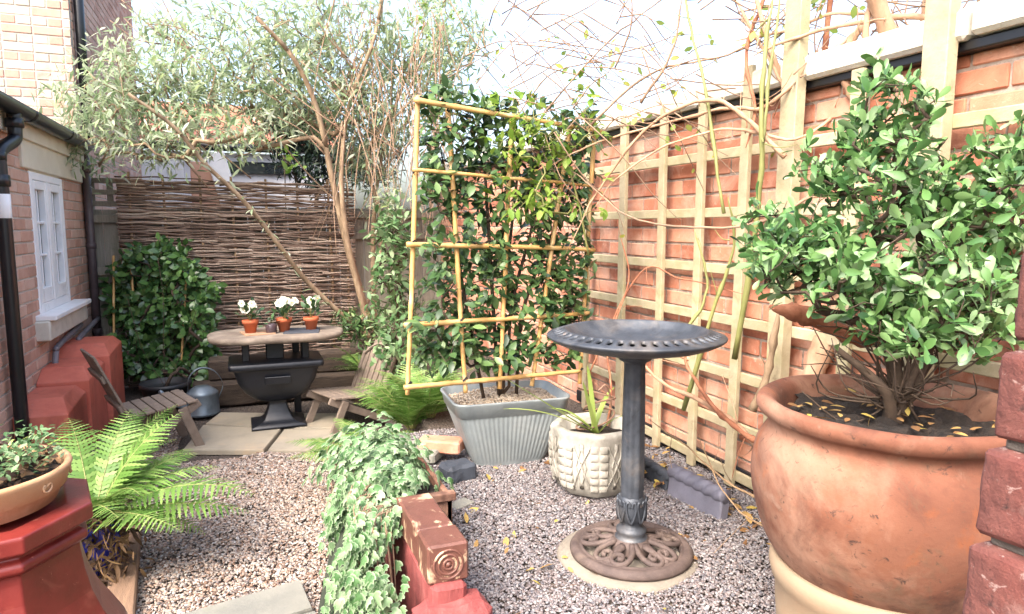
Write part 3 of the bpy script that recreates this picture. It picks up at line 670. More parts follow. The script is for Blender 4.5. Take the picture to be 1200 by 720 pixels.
mb2 = MB()
prof = [(.037, .208), (.038, .3), (.036, .5), (.034, .655), (.040, .662), (.052, .668), (.056, .676), (.056, .69), (.05, .70)]
lathe(mb2, prof, 48, (BX, BY, T), lambda a, z, i: 1+(.045*np.cos(8*a) if .2 < z < .66 else 0*a))
ped = mb2.build('pedestal', 'iron', bb); mb.build('knop', 'iron', ped)
lm = MB()                                                          # cast leaves round the knop
for k in range(8):
    a = k*math.pi/4+.2
    for s in (-1, 1):
        P = [(BX+r*math.cos(a+s*da), BY+r*math.sin(a+s*da), T+z) for r, da, z in ((.044, .02, .125), (.049, .22, .15), (.049, .34, .18), (.048, .26, .2), (.047, .1, .195), (.047, .1, .182))]
        tube(lm, spline(P, 4), .0042, 6)
lm.build('leaf_relief', 'iron', ped)
# bowl with a slotted rim
ZB = T+.752; mb = MB()
lathe(mb, [(.0, -.046), (.10, -.042), (.165, -.026), (.205, -.004), (.220, .012), (.226, .0165), (.231, .0165)], 96, (BX, BY, ZB))
NS = 48; r0, r1 = .231, .270; K = 12
rimz = lambda r: .0165-(r-.231)*.33
for k in range(NS):
    a0, a1 = 2*math.pi*k/NS, 2*math.pi*(k+1)/NS; am = (a0+a1)/2; v = []
    for j in range(K):                                            # cell outline, then the oval slot inside
        t = j/K*4; e = int(t); q = t-e
        v.append([(-1+2*q, -1), (1, -1+2*q), (1-2*q, 1), (-1, 1-2*q)][e])
    inner = [(.56*math.cos(math.atan2(w_, u)), .86*math.sin(math.atan2(w_, u))) for u, w_ in v]
    V = []
    for (u, w_) in v+inner:
        a = am+u*(a1-a0)/2; r = (r0+r1)/2+w_*(r1-r0)/2; V.append((BX+r*math.cos(a), BY+r*math.sin(a), ZB+rimz(r)))
    V += [(x, y, z-.009) for x, y, z in V[K:]]
    mb.add(V, [(j, (j+1) % K, K+(j+1) % K, K+j) for j in range(K)]+[(K+j, K+(j+1) % K, 2*K+(j+1) % K, 2*K+j) for j in range(K)])
lathe(mb, [(.270, rimz(.270)), (.284, -.001), (.2865, -.003), (.285, -.008), (.278, -.014), (.255, -.026), (.225, -.037), (.165, -.050), (.11, -.062), (.05, -.068), (.0, -.068)], 96, (BX, BY, ZB))
mb.build('bowl', 'iron', bb)
mb = MB(); lathe(mb, [(0, .012), (.17, .012), (.225, .011), (.232, .006), (.233, -.01)], 40, (BX-.008, BY+.004, T-.001), lambda a, z, i: 1+.02*np.sin(3*a)+.012*np.sin(7*a+1))
tag(wob(mb.build('concrete_disc', 'concrete', None, True), .002, 30), 'round buff concrete disc in the gravel beneath the bird bath foot', 'paving')

# ---- octagonal carved stone pot
SX, SY = 1.345, 2.465
sp = empty('stone_pot', (SX, SY, T), 'pale octagonal stone pot with carved panels holding strappy leaves', 'plant pot')
def octr(a, z, i):
    m = (a+math.pi/8) % (math.pi/4)-math.pi/8
    return np.cos(math.pi/8)/np.cos(m)
def octr_soft(a, z, i): return octr(a, z, i)*.75+.25
mb = MB(); prof = [(.0, .004), (.120, .004), (.136, .012), (.158, .05), (.170, .10), (.173, .15), (.170, .20), (.166, .225), (.168, .236), (.163, .246), (.140, .249), (.132, .243), (.128, .20), (.0, .20)]
prof = [(r*1.12, z*1.12) for r, z in prof]; lathe(mb, prof, 64, (SX, SY, T), octr_soft); o = mb.build('wall', 'stone', sp); wob(o, .0025, 22, 5)
rl = MB()
def on_pot(k, u, z, out):                                          # panel k, u across -1..1
    rr = np.interp(z, [p[1] for p in prof[2:9]], [p[0] for p in prof[2:9]]); a = k*math.pi/4+u*math.pi/8
    r = rr*octr_soft(np.array(a), z, 0)+out; return np.array([SX+r*math.cos(a), SY+r*math.sin(a), T+z])
for k in range(8):
    for z in np.arange(.045, .24, .0325):                         # moulded blocks at the corners
        for u in (.74, 1.26):
            c = on_pot(k, u, z+.012, -.001); Rm = rot(0, 0, k*math.pi/4+u*math.pi/8)
            rl.add(*box_vf((.014, .034, .0285), c, Rm, .0035))
    for sgn in (-1, 1):
        P = [on_pot(k, sgn*u, z, .002) for u, z in ((-.5, .056), (-.2, .112), (.0, .15), (.2, .185), (.5, .23))]; flat_tube(rl, spline(P, 4), .008, .007)
        P = [on_pot(k, sgn*u, z, .002) for u, z in ((.0, .067), (.22, .112), (.26, .157), (.0, .224))]; flat_tube(rl, spline(P, 4), .006, .006)
    P = [on_pot(k, 0, z, .003) for z in (.056, .145, .235)]; flat_tube(rl, spline(P, 4), .009, .007)
rl.build('carving', 'stone', sp)
mb = MB(); mb.add(*box_vf((.20, .20, .012), (SX, SY, T+.232), rot(0, 0, .4), .004)); so = mb.build('soil', 'soil', sp, False); wob(so, .012, 26, 2, 8)
sl = MB(); ssp = [((.0, .0), (-.42, -.02, .155), .50), ((.01, .02), (-.05, -.02, .30), .30), ((.0, -.01), (-.16, .10, .10), .24), ((.02, 0), (.10, -.14, .10), .2), ((0, .02), (.16, .12, .16), .24)]
pos, ax_, no_ = [], [], []
def strap_leaf(mb, b, e, w, sag):
    b, e = np.array(b), np.array(e); m = 12; s = nrm(np.cross(e-b, [0, 0, 1.0])); v = []
    for t in np.linspace(0, 1, m):
        p = b+(e-b)*t+np.array([0, 0, sag*4*t*(1-t)]); ww = w*math.sin(math.pi*min(1, .18+.82*(1-t)**.8)*.5)*(1 if t < .98 else .1)
        v += [p-s*ww+np.array([0, 0, .3*ww]), p, p+s*ww+np.array([0, 0, .3*ww])]
    mb.add(v, [(i*3+j, i*3+j+1, i*3+j+4, i*3+j+3) for i in range(m-1) for j in (0, 1)])
base = np.array([SX, SY, T+.23])
for (o2, d, l) in ssp: strap_leaf(sl, base+np.array([*o2, 0]), base+np.array(d), .013, .03)
strap_leaf(sl, base, at(588, 441, 2.55), .014, .0)
strap_leaf(sl, base+np.array([.01, .0, 0]), at(683, 447, 2.68), .011, .0)
strap_leaf(sl, base+np.array([.01, .0, 0]), at(640, 478, 2.62), .010, .02)
sl.build('strap_leaves', 'strap', sp)
wm = MB(); P = []
for u in np.linspace(0, 1, 60):
    a = u*4.2*math.pi+2; r = .075+.02*math.sin(u*9); P.append((SX+.03+r*math.cos(a), SY+.05+r*math.sin(a)*.7, T+.245+.16*u+.015*math.sin(a*1.3)))
tube(wm, P, .004, 6); tube(wm, spline([(SX+.1, SY+.06, T+.2), (SX+.11, SY+.06, T+.33), (SX+.08, SY+.05, T+.42), (SX+.04, SY+.05, T+.40)], 6), .004, 6)
wm.build('wire_spiral', 'rustwire', sp)

# ---- galvanised trough with climber and bamboo frame
A_, B_ = atz(560, 549, T)[:2], atz(633, 541, T)[:2]
ux = nrm(np.append(B_-A_, 0)); uy = np.array([-ux[1], ux[0], 0]); ux2, uy2 = ux[:2], uy[:2]
tc_ = A_+ux2*.165+uy2*.13
tro = empty('galvanised_trough', (*tc_, T), 'ribbed grey galvanised trough topped with pale shingle, planted with an evergreen climber', 'trough')
def rrect(hw, hd, r, n=10, rib=0):
    pts = []
    for cx, cy, a0 in ((hw-r, hd-r, 0), (-hw+r, hd-r, 90), (-hw+r, -hd+r, 180), (hw-r, -hd+r, 270)):
        for k in range(n): a = R(a0+90*k/(n-1)); pts.append((cx+r*math.cos(a), cy+r*math.sin(a)))
    P = np.array(pts+[pts[0]]); seg = np.linalg.norm(np.diff(P, axis=0), axis=1); s = np.concatenate([[0], np.cumsum(seg)])
    m = 288; u = np.linspace(0, s[-1], m, endpoint=False); Q = np.stack([np.interp(u, s, P[:, 0]), np.interp(u, s, P[:, 1])], 1)
    if rib:
        t = np.roll(Q, -1, 0)-np.roll(Q, 1, 0); nn = nrm(np.stack([t[:, 1], -t[:, 0]], 1)); Q = Q+nn*(rib*np.abs(np.sin(np.arange(m)*math.pi/4)))[:, None]
    return Q
zt = .315; rows = []
for z, gz, rib, r in ((.0, 0, 0, .04), (.012, .006, 0, .045), (.02, .008, .0, .045), (.03, .012, .004, .045), (.235, .084, .004, .05), (.248, .09, 0, .05), (.25, .097, 0, .05), (zt-.015, .108, 0, .055), (zt-.008, .116, 0, .06), (zt, .114, 0, .06), (zt, .104, 0, .055), (zt-.05, .09, 0, .05)):
    Q = rrect(.165+gz, .13+gz*.55, r, rib=rib); rows.append(np.stack([tc_[0]+Q[:, 0]*ux2[0]+Q[:, 1]*uy2[0], tc_[1]+Q[:, 0]*ux2[1]+Q[:, 1]*uy2[1], np.full(288, T+z)], 1))
mb = MB(); mb.add(np.concatenate(rows), [(i*288+j, i*288+(j+1) % 288, (i+1)*288+(j+1) % 288, (i+1)*288+j) for i in range(len(rows)-1) for j in range(288)]+[tuple(11*288+j for j in range(288))])
mb.build('body', 'zinc', tro)
uu = rng.uniform(-1, 1, (2600, 2)); pk = np.stack([tc_[0]+uu[:, 0]*.25*ux2[0]+uu[:, 1]*.165*uy2[0], tc_[1]+uu[:, 0]*.25*ux2[1]+uu[:, 1]*.165*uy2[1], T+zt-.045+.03*(1-np.abs(uu[:, 0]))*1+.008*rng.random(2600)], 1)
tag(pebbles('shingle', pk, .005, .009, 'peashingle', tro), 'pale shingle topping', '') if False else pebbles('shingle', pk, .005, .009, 'peashingle', tro)
def knob_cane(mb, a, b, r, n=9):
    r = r*.82
    a, b = np.array(a), np.array(b); L_ = np.linalg.norm(b-a); m = max(8, int(L_/.02)); P = np.array([a+(b-a)*t for t in np.linspace(0, 1, m)])
    P += np.cumsum(rng.normal(size=P.shape), 0)*.0004
    s = np.linspace(0, L_, m); rr = r*(1.06-.14*s/L_)*(1+.2*np.exp(-(((s+.07) % .17-.085)/.008)**2)); tube(mb, P, rr, n)
bf = empty('bamboo_frame', (*tc_, T+zt), 'golden bamboo cane frame supporting the evergreen climber above the trough', 'plant support')
TL, TRc, BL, BR = at(490, 119, 2.80), at(703, 153, 3.22), at(476, 456, 2.86), at(678, 438, 3.2)
for (p, q, r) in (((490, 112, 2.80), (477, 462, 2.86), .0125), ((525, 125, 2.90), (545, 462, 2.94), .0125), ((600, 137, 3.02), (587, 455, 3.03), .0125), ((668, 148, 3.14), (622, 452, 3.10), .0125), ((697, 150, 3.23), (679, 450, 3.2), .0125)):
    mb = MB(); knob_cane(mb, at(*p), at(*q), r); mb.build('upright', 'bamboo', bf)
for (p, q, r) in (((486, 118, 2.78), (706, 155, 3.2), .013), ((484, 200, 2.79), (692, 219, 3.2), .0095), ((477, 287, 2.81), (696, 293, 3.2), .0125), ((474, 381, 2.82), (690, 367, 3.2), .0125), ((474, 454, 2.83), (680, 436, 3.17), .0125)):
    mb = MB(); knob_cane(mb, at(*p)-.012*FW, at(*q)-.012*FW, r); mb.build('rail', 'bamboo', bf)
for (ups, rl_) in ((((490, 112, 2.80), (477, 462, 2.86)), None), (((525, 125, 2.90), (545, 462, 2.94)), None), (((600, 137, 3.02), (587, 455, 3.03)), None), (((668, 148, 3.14), (622, 452, 3.10)), None), (((697, 150, 3.23), (679, 450, 3.2)), None)):
    A0, A1 = at(*ups[0]), at(*ups[1])
    for (p, q) in (((486, 118, 2.78), (706, 155, 3.2)), ((484, 200, 2.79), (692, 219, 3.2)), ((477, 287, 2.81), (696, 293, 3.2)), ((474, 381, 2.82), (690, 367, 3.2)), ((474, 454, 2.83), (680, 436, 3.17))):
        B0, B1 = at(*p)-.012*FW, at(*q)-.012*FW; s = np.linspace(0, 1, 60); dd = np.linalg.norm((A0+(A1-A0)*s[:, None])[:, None]-(B0+(B1-B0)*s[:, None])[None], axis=2); i, j = np.unravel_index(dd.argmin(), dd.shape)
        m_ = ((A0+(A1-A0)*s[i])+(B0+(B1-B0)*s[j]))/2; mb = MB(); e1 = nrm(RT+UP*.9); tube(mb, [m_+.0175*(math.cos(a)*e1+math.sin(a)*FW)+nrm(UP-RT)*.0016*a*.4 for a in np.linspace(0, 12.6, 26)], .0022, 5); mb.build('tie', 'blackplastic', bf)
# climber
cl = empty('evergreen_climber', (*tc_, T+zt), 'dense dark green leafy climber covering the bamboo frame', 'climber')
cpt = lambda u, v, dd=0.0: (at(490, 119, 2.86+dd)*(1-u)+at(700, 152, 3.22+dd)*u)*(1-v)+(at(480, 450, 2.92+dd)*(1-u)+at(680, 437, 3.2+dd)*u)*v
tips = np.array([cpt(.04+.95*rng.random(), min(.94, rng.random()**1.0*1.02-.06), rng.normal()*.06+.03) for _ in range(560)])
sk = []
for u0, u1 in ((.3, .12), (.45, .35), (.5, .55), (.55, .72), (.62, .9)):
    sk.append(spline([np.append(tc_+ux2*(u0-.5)*.5, T+zt-.03), cpt(u0, .75, .04), cpt((u0+u1)/2, .45, .04), cpt(u1, .15, .04)], 7))
ch, tp, td, P, D, cnt = grow(sk, tips, .05, .008, .0014, .42, .009)
branches('stem', ch, 'darkbark', cl, 5)
pos, ax_, no_ = rosette(tp, td, 7, 1.1, .02); no_ = nrm(no_+np.array([-.3, -.7, .2])*.5)
p2, a2_, n2_ = along(P, D, cnt, 6, 1, 1.0); keep = rng.random(len(p2)) < .55
pos = np.concatenate([pos, p2[keep]]); ax_ = np.concatenate([ax_, a2_[keep]]); no_ = np.concatenate([no_, n2_[keep]])
ax_[:, 2] -= .25
leaves('foliage', pos, ax_, no_, rng.uniform(.035, .068, len(pos)), 'jasmine', cl, 1.0, OVAL)
# bright young climber spilling over its shoulder
yc = empty('young_climber', at(648, 150, 2.95), 'bright green young climbing shoots hanging over the right shoulder of the bamboo frame', 'climber')
tips = np.array([at(rng.normal(632, 26), rng.uniform(135, 255), 2.9+rng.normal()*.06) for _ in range(46)]+[at(rng.uniform(560, 700), rng.uniform(100, 190), 2.95+rng.normal()*.1) for _ in range(24)])
ch, tp, td, P, D, cnt = grow([spline([at(690, 300, 3.05), at(676, 230, 3.0), at(655, 160, 2.95)], 6)], tips, .05, .01, .0013, .4, .005)
branches('stem', ch, 'greenstem', yc, 5)
pos, ax_, no_ = rosette(tp, td, 5, 1.0, .015); ax_[:, 2] -= .4
leaves('foliage', pos, ax_, no_, rng.uniform(.03, .06, len(pos)), 'bright', yc, 1.0, OVAL)

# ---- loose pieces beside the trough
def loose(name, c, size, rz, mat, label, cat, seed, rx=0, amp=.003, bev=.008, sub=5, group=None):
    mb = MB(); mb.add(*box_vf(size, (0, 0, 0), None, bev)); o = mb.build(name, mat, None, False); wob(o, amp, 22, seed, sub); o.rotation_euler = (rx, 0, rz); o.location = c
    return tag(o, label, cat, group)
c = atz(517, 521, .42); loose('loose_brick', c, (.21, .1, .06), 2.55, 'brick', 'pale orange brick lying flat on the terrace edge next to the trough', 'brick', 2)
c = atz(487, 529, .385); loose('stone_slab', c, (.26, .17, .05), 2.5, 'greyslab', 'grey stone slab on the terrace edge between the ivy and the orange brick', 'slab', 3)
c = atz(536, 553, .39); loose('slate_block', c, (.145, .11, .085), .25, 'darkslate', 'dark blue grey slate block on the gravel in front of the trough', 'block', 4, amp=.010, bev=.016)
c = atz(540, 592, T+.008); loose('stone_flake', c, (.10, .06, .02), .5, 'greyslab', 'thin grey stone flake lying by the glazed bricks', 'stone', 5)
for (pc, rz, mat, lab) in (((820, 588), None, 'ropetile', 'purple grey rope topped edging tile leaning at the foot of the trellis'), ((772, 552), None, 'darkslate', 'dark broken edging tile behind the rope topped one')):
    if mat == 'ropetile': p, q = atz(787, 578, T), atz(849, 612, T)
    else: p, q = atz(748, 548, T), atz(786, 574, T)
    mid = (p+q)/2; d = q-p; an = math.atan2(d[1], d[0]); L_ = np.linalg.norm(d)
    o = empty('edging_tile', (mid[0], mid[1], T), lab, 'edging tile')
    mb = MB(); mb.add(*box_vf((L_, .045, .10 if mat == 'ropetile' else .06), mid+[0, 0, .04 if mat == 'ropetile' else .02], rot(R(-8), 0, an), .006)); b_ = mb.build('slab_face', mat, o, False)
    rp_ = MB(); m = 90; s = np.linspace(-.5, .5, m)
    Pp = np.array([mid+d*t+np.array([0, 0, .098 if mat == 'ropetile' else .05]) for t in s]); rr = .024 if mat == 'ropetile' else .018
    nn_ = 16; vs = []
    for i, t in enumerate(s):
        a = np.arange(nn_)*2*math.pi/nn_; r_ = rr*(1+.28*np.abs(np.sin(a*1.0+t*L_*58)))
        e1 = np.array([-math.sin(an), math.cos(an), 0]); vs.append(Pp[i]+r_[:, None]*np.cos(a)[:, None]*e1+r_[:, None]*np.sin(a)[:, None]*np.array([0, 0, 1.0]))
    rp_.add(np.concatenate(vs), [(i*nn_+j, i*nn_+(j+1) % nn_, (i+1)*nn_+(j+1) % nn_, (i+1)*nn_+j) for i in range(m-1) for j in range(nn_)]+[tuple(range(nn_))[::-1], tuple((m-1)*nn_+j for j in range(nn_))])
    rp_.build('rope_top', mat, o)

# ---- red painted retaining wall with glazed bricks on top
rwall = empty('retaining_wall', (.47, 2.3, 0), 'low retaining wall in worn red paint beneath the brown glazed bricks and ivy', 'wall')
mb = MB(); mb.add(*box_vf((.10, 1.10, .505), (.472, 2.195, .2525), None, .012)); o = mb.build('wall_face', 'pinkpaint', rwall, False); wob(o, .006, 14, 3, 14)
mb = MB(); mb.add(*box_vf((.20, .12, .46), (.485, 1.655, .23), None, .03)); o = mb.build('rough_end', 'pinkpaint', rwall, False); wob(o, .012, 18, 6, 8)
gb = tag(bx('glazed_brick', (.108, .255, .10), (.472, 1.915, .556), 'brownglaze', None, rot(0, 0, .02), .006), 'long brown glazed brick with pale patches, lying between the ringed end brick and the ivy', 'brick')
eb = empty('glazed_end_brick', (.474, 1.715, .5), 'brown glazed end brick carved with concentric rings at the tip of the red wall', 'brick')
bx('body', (.114, .115, .108), (.474, 1.722, .557), 'brownglaze', eb, None, .006)
mb = MB(); cc = np.array([.474, 1.664, .555])
for r_, w_ in ((.040, .0035), (.027, .0035), (.013, .004)):
    tube(mb, [cc+np.array([r_*math.cos(a), 0, r_*math.sin(a)]) for a in np.linspace(0, 2*math.pi, 33)], w_, 7, False)
lathe_mb = MB(); lathe(lathe_mb, [(.008, 0), (.006, .004), (0, .006)], 14); vv = lathe_mb.v[0]; mb.add(np.stack([vv[:, 0], -vv[:, 2], vv[:, 1]], 1)+cc, lathe_mb.f)
mb.build('ring_rosette', 'brownglaze', eb)

# ---- dark green board and the ivy
gbd = MB(); Pb = [at(408, 575, 2.42), at(386, 640, 2.2), at(368, 735, 1.95)]
p0, p1 = np.array([.245, 2.62, .0]), np.array([.165, 1.75, .0])
nb_ = 14; V = []
for t in np.linspace(0, 1, nb_):
    p = p0+(p1-p0)*t; h = .40-.02*t; bow = .03*math.sin(t*math.pi)
    for (dx, z) in ((-.02-bow, 0), (.025-bow, h*.5), (.09-bow, h), (.11-bow, h+.004), (.125-bow, h-.01), (.06-bow, h*.5), (.02-bow, 0)): V.append((p[0]+dx, p[1], z))
gbd.add(V, [(i*7+j, i*7+j+1, (i+1)*7+j+1, (i+1)*7+j) for i in range(nb_-1) for j in range(6)]+[tuple(range(7))[::-1], tuple((nb_-1)*7+j for j in range(7))])
tag(gbd.build('green_board', 'greenwood', None), 'dark green curved board standing along the gravel path under the ivy', 'board')
iv = empty('ivy_planter', (.44, 2.35, .5), 'terracotta trough overflowing with pale edged ivy that trails down over the red wall', 'plant')
mb = MB(); c0 = np.array([.50, 2.40, .475])
for (sz, cc) in (((.24, .02, .16), (0, -.27, 0)), ((.24, .02, .16), (0, .27, 0)), ((.02, .56, .16), (-.11, 0, 0)), ((.02, .56, .16), (.11, 0, 0)), ((.262, .03, .03), (0, -.276, .075))): mb.add(*box_vf(sz, c0+np.array(cc), None, .004))
mb.build('trough', 'terracotta', iv, False)
mb = MB(); mb.add(*box_vf((.2, .52, .02), c0+np.array([0, 0, .04]), None, .004)); so = mb.build('soil', 'soil', iv, False); wob(so, .01, 26, 2, 8)
pos = []
for _ in range(1350):                                               # mound
    u = rng.normal(size=3); u[2] = abs(u[2]); u = nrm(u); lump = 1+.22*math.sin(u[0]*5+u[1]*7)+.15*math.sin(u[1]*11+u[2]*6); u2 = u*rng.uniform(.6, 1.08)*lump
    pos.append((.43+.175*u2[0], 2.44+.33*u2[1], .535+.16*u2[2], u[0]*.8, u[1]*.5, u[2]+.2))
for _ in range(2300):                                               # curtain falling over the board and the wall
    y = rng.uniform(1.72, 2.75); t = rng.random()**.85; q_ = (2.75-y)/1.03; top_ = .60-.06*max(0, (2.1-y)/.4)
    low = (.08 if y < 1.95 else .22)+.26*abs(math.sin(y*9.1))+.06*abs(math.sin(y*23)); z = top_-t*(top_-low)
    xb = .245-.08*(2.62-y)/.87+.1*min(1, z/.4)-.03*math.sin(q_*math.pi); x = xb-.014+rng.normal()*.022+.05*max(0, (z-.42)/.18)+(rng.random()**2)*.085
    if math.sin(y*17+z*9)+math.sin(y*31-z*14) < -.75: continue
    x += .025*math.sin(y*13+z*11); pos.append((x, y, z+rng.normal()*.012, -.8, -.45, .45))
for _ in range(220):
    pos.append((rng.uniform(.30, .47), rng.uniform(1.98, 2.34), .575+rng.normal()*.022-.05*rng.random(), -.5+rng.normal()*.3, -.6, .8))
for _ in range(14):
    t = rng.random(); pos.append((.40+rng.normal()*.012, 1.80+.35*rng.random(), .49-t*.36, -.8, -.4, .3))
pos = np.array(pos); q = pos[:, :3]; nn = nrm(pos[:, 3:]+rnd_unit(len(pos))*.45); ax_ = np.array([-.35, -.3, -.75])+rnd_unit(len(pos))*.55; ax_ = ax_-nn*(ax_*nn).sum(1, keepdims=True)*.85
leaves('foliage', q, ax_, nn, .020+.028*rng.random(len(pos))**1.3, 'ivy', iv, 1.0, IVY)
mb = MB()
for _ in range(60):
    y = rng.uniform(1.9, 2.68); x = .33+rng.normal()*.02; tube(mb, spline([(.42, y+.15, .56), (x, y+.05, .58), (x-.0, y, .45), (x+rng.normal()*.015, y-.05, rng.uniform(.15, .4))], 4), .002, 4)
mb.build('stem', 'twig', iv)

# ---- large terracotta pot with shrub on an upturned cream pot
PX, PY = 1.375, .97
d0 = 1.66; pc_ = at(1045, 474, d0); PX, PY = pc_[0], pc_[1]; ZR = pc_[2]
pot = empty('terracotta_pot', (PX, PY, ZR-.56), 'huge weathered round terracotta pot with rolled rim at the right of the terrace', 'plant pot')
prof = [(.0, -.505), (.11, -.50), (.15, -.48), (.2, -.445), (.25, -.395), (.287, -.33), (.311, -.25), (.318, -.18), (.308, -.115), (.286, -.072), (.281, -.055), (.288, -.04), (.303, -.030), (.312, -.014), (.310, .002), (.300, .010), (.288, .009), (.272, .0), (.262, -.02), (.258, -.07), (.262, -.12), (.0, -.12)]
mb = MB(); P = spline([(r, 0, z) for r, z in prof], 4); lathe(mb, [(max(0, p[0]), p[2]) for p in P], 96, (PX, PY, ZR), lambda a, z, i: 1+.008*np.sin(2*a+1)+.004*np.sin(5*a+z*9))
o = mb.build('wall', 'terracotta', pot); wob(o, .003, 8, 4)
mb = MB(); mb.add(*box_vf((.50, .50, .02), (0, 0, 0), None, .004)); so = mb.build('soil', 'soil', pot, False); wob(so, .028, 16, 2, 30); wob(so, .012, 60, 3); so.location = (PX, PY, ZR-.058)
bm = bmesh.new(); bm.from_mesh(so.data); bmesh.ops.delete(bm, geom=[v for v in bm.verts if math.hypot(v.co.x, v.co.y) > .262], context='VERTS'); bm.to_mesh(so.data); bm.free()
n = 60; pos = np.stack([PX+rng.uniform(-.2, .2, n), PY+rng.uniform(-.2, .2, n), ZR-.035+.012*rng.random(n)], 1)
leaves('dry_leaves', pos, rnd_unit(n)*[1, 1, .2], np.array([0, 0, 1.0])+rnd_unit(n)*.3, rng.uniform(.02, .045, n), 'dead', pot, 1, OVAL)
pl = tag(MB(), '', '') if False else MB()
hp = ZR-.40-T
lathe(pl, [(.215, 0), (.23, .02), (.242, hp*.5), (.246, hp-.07), (.254, hp-.06), (.262, hp-.03), (.259, hp-.006), (.25, hp), (.24, hp-.003), (.228, hp-.03), (.19, hp-.075), (.12, hp-.115), (.0, hp-.125)], 72, (PX, PY, T), lambda a, z, i: 1+.006*np.sin(3*a))
tag(wob(pl.build('stand_pot', 'creampot', None), .002, 9), 'pale cream clay stand that the huge terracotta pot sits in', 'plinth')
shb = empty('potted_shrub', (PX, PY, ZR-.05), 'rounded evergreen shrub with glossy leaf rosettes growing in the huge terracotta pot', 'shrub')
base = np.array([PX+.03, PY+.02, ZR-.06])
bl = [(at(1040, 330, 1.62), (.20, .18, .15), 70), (at(950, 300, 1.66), (.17, .16, .11), 62), (at(1120, 330, 1.62), (.20, .18, .15), 75), (at(1050, 230, 1.68), (.22, .20, .14), 85), (at(1150, 235, 1.66), (.2, .2, .13), 75), (at(1035, 140, 1.70), (.11, .12, .12), 34), (at(1190, 180, 1.7), (.14, .14, .10), 40), (at(985, 190, 1.74), (.13, .12, .09), 28), (at(1100, 400, 1.72), (.16, .14, .07), 22), (at(900, 295, 1.72), (.07, .1, .04), 12), (at(1028, 95, 1.70), (.04, .05, .05), 7), (at(935, 300, 1.66), (.12, .12, .05), 22), (at(1050, 370, 1.6), (.10, .10, .06), 16), (at(1185, 320, 1.62), (.10, .14, .12), 24), (at(905, 255, 1.72), (.06, .08, .05), 9), (at(1080, 395, 1.55), (.14, .10, .05), 20), (at(1150, 390, 1.6), (.08, .1, .06), 14)]
tips = np.concatenate([blob(c, r, n) for c, r, n in bl])
sk = [spline([base, base+np.array([.0, .0, .13]), base+np.array([-.04, .02, .3])], 6), spline([base, base+np.array([.05, -.02, .12]), base+np.array([.12, -.02, .26])], 6), spline([base, base+np.array([-.06, -.02, .1]), base+np.array([-.16, .04, .2])], 6), spline([base, base+np.array([.01, -.04, .14]), base+np.array([.03, -.10, .3])], 6)]
ch, tp, td, P, D, cnt = grow(sk, tips, .04, .009, .0016, .43, .011, skr=((.026, .010), (.02, .008), (.018, .007), (.016, .007)))
branches('stem', ch, 'darkbark', shb, 6)
up_ = nrm(td+np.array([0, 0, .55])); pos, ax_, no_ = rosette(tp, up_, 8, 1.05, .010); ax_[:, 2] += .12; no_ = nrm(np.repeat(up_, 8, 0)+rnd_unit(len(pos))*.45)
p2, a2_, n2_ = along(P, D, cnt, 2, 1, 1.1); kp = (rng.random(len(p2)) < .5) & (p2[:, 2] > ZR+.13)
leaves('foliage', np.concatenate([pos, p2[kp]]), np.concatenate([ax_, a2_[kp]]), np.concatenate([no_, n2_[kp]]), (.018+.034*rng.random(len(pos)+kp.sum())**.8), 'potshrub', shb, 1.0, OBOV)
tw = MB()                                                          # bare twigs at the foot
for _ in range(60):
    a = rng.uniform(0, 2*math.pi); r_ = rng.uniform(.1, .26); e = base+np.array([r_*math.cos(a), r_*math.sin(a), rng.uniform(.05, .3)]); tube(tw, spline([base+rng.normal(size=3)*.02+[0, 0, .05], (base+e)/2+np.array([0, 0, .03])+rng.normal(size=3)*.04, e], 4), np.linspace(.0034, .0012, 9), 4)
tw.build('dry_twigs', 'darkbark', shb)

# ---- climber on the right wall: trunk, arching stems and green canes
wc = empty('wall_climber', (1.72, 1.75, T), 'old bare woody climber with arching pinkish stems trained over the wooden trellis', 'climber')
def stem(pts, r0, r1, mat, name='stem', n=7):
    P = spline([at(*p) for p in pts], 7); mb = MB(); kn = (1+.10*rng.normal(size=len(P))+.35*(rng.random(len(P)) < .07))*np.minimum(1, .25+6*(1-np.linspace(0, 1, len(P)))); tube(mb, P+np.cumsum(rng.normal(size=P.shape), 0)*.0022, np.linspace(r0*1.1, r1*.8, len(P))*kn, n)
    for _ in range(int(len(P)/9)):
        i = rng.integers(2, len(P)-1); dd = nrm(P[i]-P[i-1]+rng.normal(size=3)*.8*[.6, 1, 1])*rng.uniform(.05, .2); tube(mb, spline([P[i], P[i]+dd*.5+rng.normal(size=3)*.01, P[i]+dd+[0, 0, .02]], 4), np.linspace(min(r1*.5, .004), .001, 9), 4)
    return mb.build(name, mat, wc)
stem([(930, 520, 2.45), (955, 430, 2.42), (985, 370, 2.38), (1010, 300, 2.32), (1050, 200, 2.25), (1060, 90, 2.2), (1030, 0, 2.15), (1010, -60, 2.1)], .04, .034, 'vinebark', 'trunk', 10)
stem([(1060, 404, 1.95), (1000, 386, 1.95), (945, 366, 1.95), (898, 350, 1.95)], .026, .026, 'redbark', 'limb', 10)
